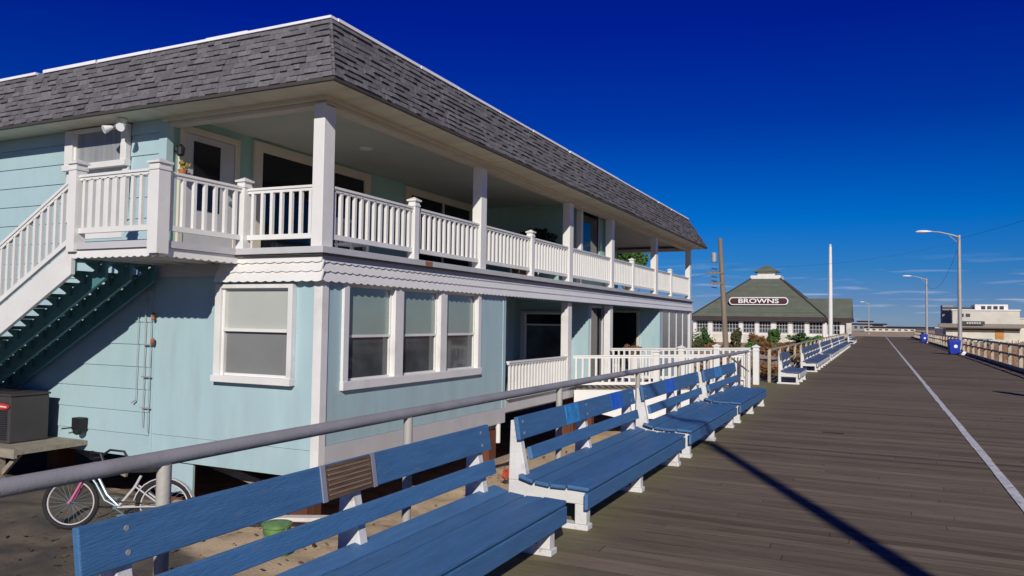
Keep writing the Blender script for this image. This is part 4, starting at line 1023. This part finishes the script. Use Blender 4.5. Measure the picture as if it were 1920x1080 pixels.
V = [(cxp-k,cyp-k,z),(cxp+k,cyp-k,z),(cxp+k,cyp+k,z),(cxp-k,cyp+k,z),(cxp-k*.45,cyp-k*.45,z+.5),(cxp+k*.45,cyp-k*.45,z+.5),(cxp+k*.45,cyp+k*.45,z+.5),(cxp-k*.45,cyp+k*.45,z+.5),(cxp,cyp,z+.85)]
q.poly(V, [(0,3,2,1),(0,1,5,4),(1,2,6,5),(2,3,7,6),(3,0,4,7),(4,5,8),(5,6,8),(6,7,8),(7,4,8)]); q.build('cupola_roof', M['roofgreen'], cpo)
# walls and windows of the front
YW = Y0+.6
q = MB(); q.box(X0+.5,X1-.4,YW+.05,Y1-.4,-.4,EZ2-.5); q.build('wall', M['white'], pv)
pxs = [(1300,1306),(1328,1336),(1386,1393),(1416,1423),(1446,1455),(1478,1486),(1509,1517),(1543,1550)]
edges = [(P(a,612,YW).x, P(b,612,YW).x) for a, b in pxs]
for i, (a, b) in enumerate(edges):
    q = MB(); q.box(a, b, YW-.08, YW+.04, -.35, EZ2-.5); q.build('pilaster', M['white'], pv)
for (a0_, a1_), (b0_, b1_) in zip(edges, edges[1:]):
    nwin = 2 if (b0_-a1_) > 2.2 else 1; wz0, wz1 = .78, 1.93
    for k in range(nwin):
        wa = a1_+(b0_-a1_)*k/nwin+.06; wb = a1_+(b0_-a1_)*(k+1)/nwin-.06
        q = MB(); q.box(wa, wb, YW+.0, YW+.045, wz0, wz1); wo = q.build('window', M['glass_dark'], pv)
        q = MB()
        for m_ in range(5): xx = wa+(wb-wa)*m_/4; q.box(xx-.02, xx+.02, YW-.03, YW-.002, wz0, wz1)
        for zz in (wz0, wz0+.38, wz0+.76, wz1): q.box(wa, wb, YW-.035, YW-.003, zz-.02, zz+.02)
        q.build('muntins', M['trimgrey'], wo)
        q = MB(); q.box(wa+.03, wb-.03, YW-.0015, YW-.0005, wz0, wz0+.57); q.build('lower_sash', M['dim_pane'], wo)
q = MB(); q.box(X0+.5, X1-.4, YW-.04, YW+.04, -.4, .55); q.build('base_wall', M['beigewall'], pv)
# wing toward the boardwalk
wg = MB(); wx0, wx1 = X1-1.5, -2.35
wg.poly([(wx0,85.3,EZ2-.05),(wx1,85.3,EZ2-.05),(wx1,88.3,4.5),(wx0-2,88.3,4.5),(wx1,91.5,EZ2-.05),(wx0,91.5,EZ2-.05)], [(0,1,2,3),(2,4,5,3),(1,4,2)])
wgo = wg.build('wing_roof', M['roofgreen'], pv)
q = MB(); q.box(X1+.07,wx1+.05,85.25,85.4,EZ2-.42,EZ2-.06); q.box(wx1-.08,wx1+.06,85.4,91.5,EZ2-.42,EZ2-.06); q.build('wing_fascia', M['brownfascia'], wgo)
q = MB(); q.box(X1-.4,wx1-.25,85.9,91,-.4,EZ2-.42); wo = q.build('wing_wall', M['white'], pv)
q = MB(); a = P(1552,612,85.9).x; b = P(1575,612,85.9).x; q.box(a,b,85.86,85.9,.75,2.0); q.build('wing_window', M['glass_dark'], wo)
q = MB()
for k in range(5): xx = a+(b-a)*k/4; q.box(xx-.03, xx+.03, 85.82, 85.858, .75, 2.)
for zz in (1.15,1.6): q.box(a,b,85.825,85.859,zz-.025,zz+.025)
q.build('wing_muntins', M['trimgrey'], wo)
q = MB(); q.box(wx1-.5,wx1-.02,85.5,85.88,-.4,EZ2-.43); q.build('wing_column', M['beigewall'], pv)
# oval sign
sgx, sgy = (P(1367,565,84.2).x+P(1478,565,84.2).x)/2, 86.7
sl = math.atan2(TZ2-EZ2, (cyp-th)-Y0)
zc = EZ2+(sgy-Y0)*math.tan(sl)
hw = (P(1478,565,86.5).x-P(1367,565,86.5).x)/2; hh = .43
def oval(hw, hh, y, t, mb):
    pts = []
    for k in range(28):
        a = 2*math.pi*k/28; cx_ = hw-hh
        pts.append(((cx_ if math.cos(a) > 0 else -cx_)+hh*math.cos(a), y, hh*math.sin(a)))
    mb.ext(pts, (0, t, 0)); return mb
sg = thing('oval_sign', 'long dark oval sign reading BROWNS with white rim on the green roof', 'sign', (P(1422,565,86.3).x, 86.15, P(1422,564.5,86.15).z))
oval(hw, hh, 0, .1, MB()).build('sign_rim', M['white'], sg)
oval(hw-.12, hh-.11, -.03, .028, MB()).build('sign_face', M['maroon'], sg)
text_mesh('BROWNS', .66, .01, 'lettering', M['lampwhite'], sg, (0, -.045, -.01), (R(90), 0, 0)).scale = (1.5, 1, 1)
for sx in (-1, 1):
    q = MB(); q.ext([(sx*(hw-.75), -.045, 0), (sx*(hw-.5), -.045, .14), (sx*(hw-.25), -.045, 0), (sx*(hw-.5), -.045, -.14)], (0, .012, 0)); q.build('ornament', M['brownfascia'], sg)
q = MB(); q.bar((-1.5,.1,-.1),(-1.5,1.0,-.3),.08,.08); q.bar((1.5,.1,-.1),(1.5,1.0,-.3),.08,.08); q.build('sign_bracket', M['brownfascia'], sg)

# ------------------------------------------------------------------ pale building on the beach side
rbld = thing('beach_building', 'pale tiered stucco building with dark awning on the beach side', 'building', (0,0,0))
YB = 100.
def wb(px0, px1, py0, py1, Y): a = P(px0, py1, Y); b = P(px1, py0, Y); return a.x, b.x, a.z, b.z
a, b, z0, z1 = wb(1774, 1912, 613, 640, YB)
q = MB(); q.box(a, b, YB, YB+9, -.5, z1); wall = q.build('wall', M['beigewall'], rbld)
a2, b2, z2, z3 = wb(1786, 1912, 583, 612, YB+.6)
q = MB(); q.box(a2, b2, YB+.6, YB+8, z1+.002, z3); q.build('upper_storey', M['beigewall'], rbld)
q = MB(); q.box(a2-.1, b2+.1, YB+.5, YB+8.1, z3+.002, z3+.14); q.build('parapet', M['white'], rbld)
a3, b3, z4, z5 = wb(1828, 1890, 571, 583, YB+1.5)
q = MB(); q.box(a3, b3, YB+1.5, YB+6, z3+.141, z5); rfp = q.build('roof_room', M['white'], rbld)
a4, b4, z6, z7 = wb(1838, 1884, 574, 580, YB+1.5)
for k in range(4): w0 = a4+(b4-a4)*k/4+.1; w1 = a4+(b4-a4)*(k+1)/4-.1; MB().box(w0, w1, YB+1.44, YB+1.498, z6, z7).build('window', M['dim_pane'], rfp)
a5, b5, z8, z9 = wb(1762, 1848, 600, 613, YB-.9)
q = MB(); q.ext([(a5-.1, YB-1.0, z8), (a5-.1, YB-.02, z8+.42), (a5-.1, YB-.02, z8)], (b5-a5+6, 0, 0)); q.build('awning', M['wood'], rbld)
q = MB(); q.box(a5, b+.1, YB-.35, YB-.003, z8-.12, z8-.002); q.build('awning_beam', M['white'], rbld)
q = MB(); q.box(a, b+.05, YB-.06, YB-.004, z8-.3, z8-.14); q.build('ledge', M['brownfascia'], rbld)
a6, b6, za, zb_ = wb(1815, 1840, 601, 607, YB-.5)
q = MB(); q.box(P(1800,604,YB-.6).x, P(1846,604,YB-.6).x, YB-.85, YB-.8, P(1800,609,YB).z, P(1800,602,YB).z); sgn = q.build('sign_board', M['drip'], rbld)
for k in range(6): xx = P(1812+k*4.6,604,YB-.6).x; MB().box(xx, xx+.17, YB-.87, YB-.852, P(1820,607,YB).z, P(1820,604,YB).z).build('letter_block', M['trimgrey'], sgn)
for px in (1799, 1811):
    a7, b7, zc_, zd = wb(px, px+8, 588, 594, YB+.6); MB().box(a7, b7, YB+.55, YB+.598, zc_, zd).build('window', M['dim_pane'], rbld)
a8, b8, ze, zf = wb(1866, 1882, 618, 636, YB); MB().box(a8, b8, YB-.05, YB-.003, ze, zf).build('door', M['tan'], rbld)
a9, b9, zg, zh = wb(1766, 1786, 582, 600, YB+4); MB().box(a9, a2+.3, YB+3, YB+6, z1, zh+.6).build('stair_tower', M['mid'], rbld)
a9, b9, zg, zh = wb(1752, 1767, 614, 633, YB+2); MB().box(a9, b9, YB+1, YB+1.2, -.4, zh).build('side_panel', M['white'], rbld)
aa, bb, zi, zj = wb(1766, 1830, 577, 580, YB+2); MB().box(aa, bb, YB+1.9, YB+2.4, zj-.15, zj+.05).build('roof_slab', M['drip'], rbld)
an = thing('beach_building', 'low pale annex at the right edge behind the tiered building', 'building', (0,0,0))
a, b, z0, z1 = wb(1905, 1990, 599, 640, YB+9.5)
MB().box(a, b, YB+9.5, YB+16, -.4, z1).build('wall', M['beigewall'], an)
MB().box(a-.1, b+.1, YB+9.4, YB+16, z1+.002, z1+.15).build('roof', M['trimgrey'], an)
# beach structures between rail and building
bf = thing('picket_fence', 'broken brown dune fence on the sand right of the boardwalk', 'fence')
rq2 = random.Random(21)
q = MB()
for k in range(46):
    x = 8.3+rq2.uniform(-.05,.05)+k*.18; y = 62+k*.05; q.box(x, x+.06, y, y+.03, -.15, .75+rq2.uniform(-.12,.1))
q.build('pickets', M['polewood'], bf)
q = MB(); q.bar((8.2,62.05,.5),(16.6,64.3,.5),.03,.05); q.build('fence_rail', M['polewood'], bf)
pb_ = thing('picnic_table', 'dark picnic table on the sand left of the pale building', 'table', (7.6, 74, -.05))
MB().box(-.9,.9,-.4,.4,.7,.76).build('tabletop', M['tealdark'], pb_)
for s_ in (-.65,.65): MB().box(-.9,.9,s_-.12,s_+.12,.4,.45).build('bench_board', M['tealdark'], pb_)
for s_ in (-.6,.6):
    q = MB(); q.bar((s_,-.6,0),(s_,.25,.7),.06,.06); q.bar((s_,.6,0),(s_,-.25,.7),.06,.06); q.build('leg', M['drip'], pb_)
shrub(6.4, 92, -.1, (.9,.7,.45), 'brush', 'small dry bush beside the far lamp at the boardwalk edge', n=500, s=.12, seed=71)
gr_ = MB(); rg = random.Random(31)
for i in range(5200):
    x = 5.3+abs(rg.gauss(0,3.2)); y = rg.uniform(20, 110); z = gh(x,y); a = rg.uniform(0,6.3); h = rg.uniform(.12,.42); l_ = rg.uniform(-.15,.15)
    gr_.face([(x,y,z-.02),(x+.03*math.cos(a),y+.03*math.sin(a),z-.02),(x+l_,y+l_,z+h)], rg.uniform(.7,2.3))
tag(gr_.build('dune_grass', M['brush']), 'sparse dry dune grass on the sand beside the beach railing', 'grass', kind='stuff')

# far town on the horizon
for i, (px, Y, w_, h_, m, lab) in enumerate(((1612, 330, 9, 2.4, 'mid', 'distant grey block left of the boardwalk vanishing point'), (1622, 360, 6, 3.6, 'mid', 'distant taller grey tower left of the vanishing point'),
        (1634, 340, 8, 2.0, 'mid', 'low distant building at the end of the boardwalk'), (1646, 380, 7, 2.6, 'mid', 'distant pale block just right of the boardwalk end'),
        (1668, 300, 16, 1.2, 'beigewall', 'long low tan shelter across the end of the boardwalk'), (1700, 420, 30, 1.4, 'drip', 'dark low roofline far down the beach'), (1746, 430, 16, 1.4, 'drip', 'dark distant roofline right of the far lamp'))):
    c = P(px, 620, Y); o = thing('distant_building', lab, 'building', (c.x, Y, -.2), group='buildings on the horizon')
    q = MB(); q.box(-w_/2, w_/2, 0, 8, 0, h_); q.build('wall', M[m], o)
    q = MB(); q.ext([(-w_/2-.3,-.3,h_+.01),(-w_/2-.3,4,h_+.5),(-w_/2-.3,8.3,h_+.01)], (w_+.6,0,0)); q.build('roof', M['brownfascia'], o)
    for k in range(int(w_/2)): MB().box(-w_/2+.6+k*2, -w_/2+1.6+k*2, -.05, -.002, h_*.35, h_*.75).build('window', M['dim_pane'], o)
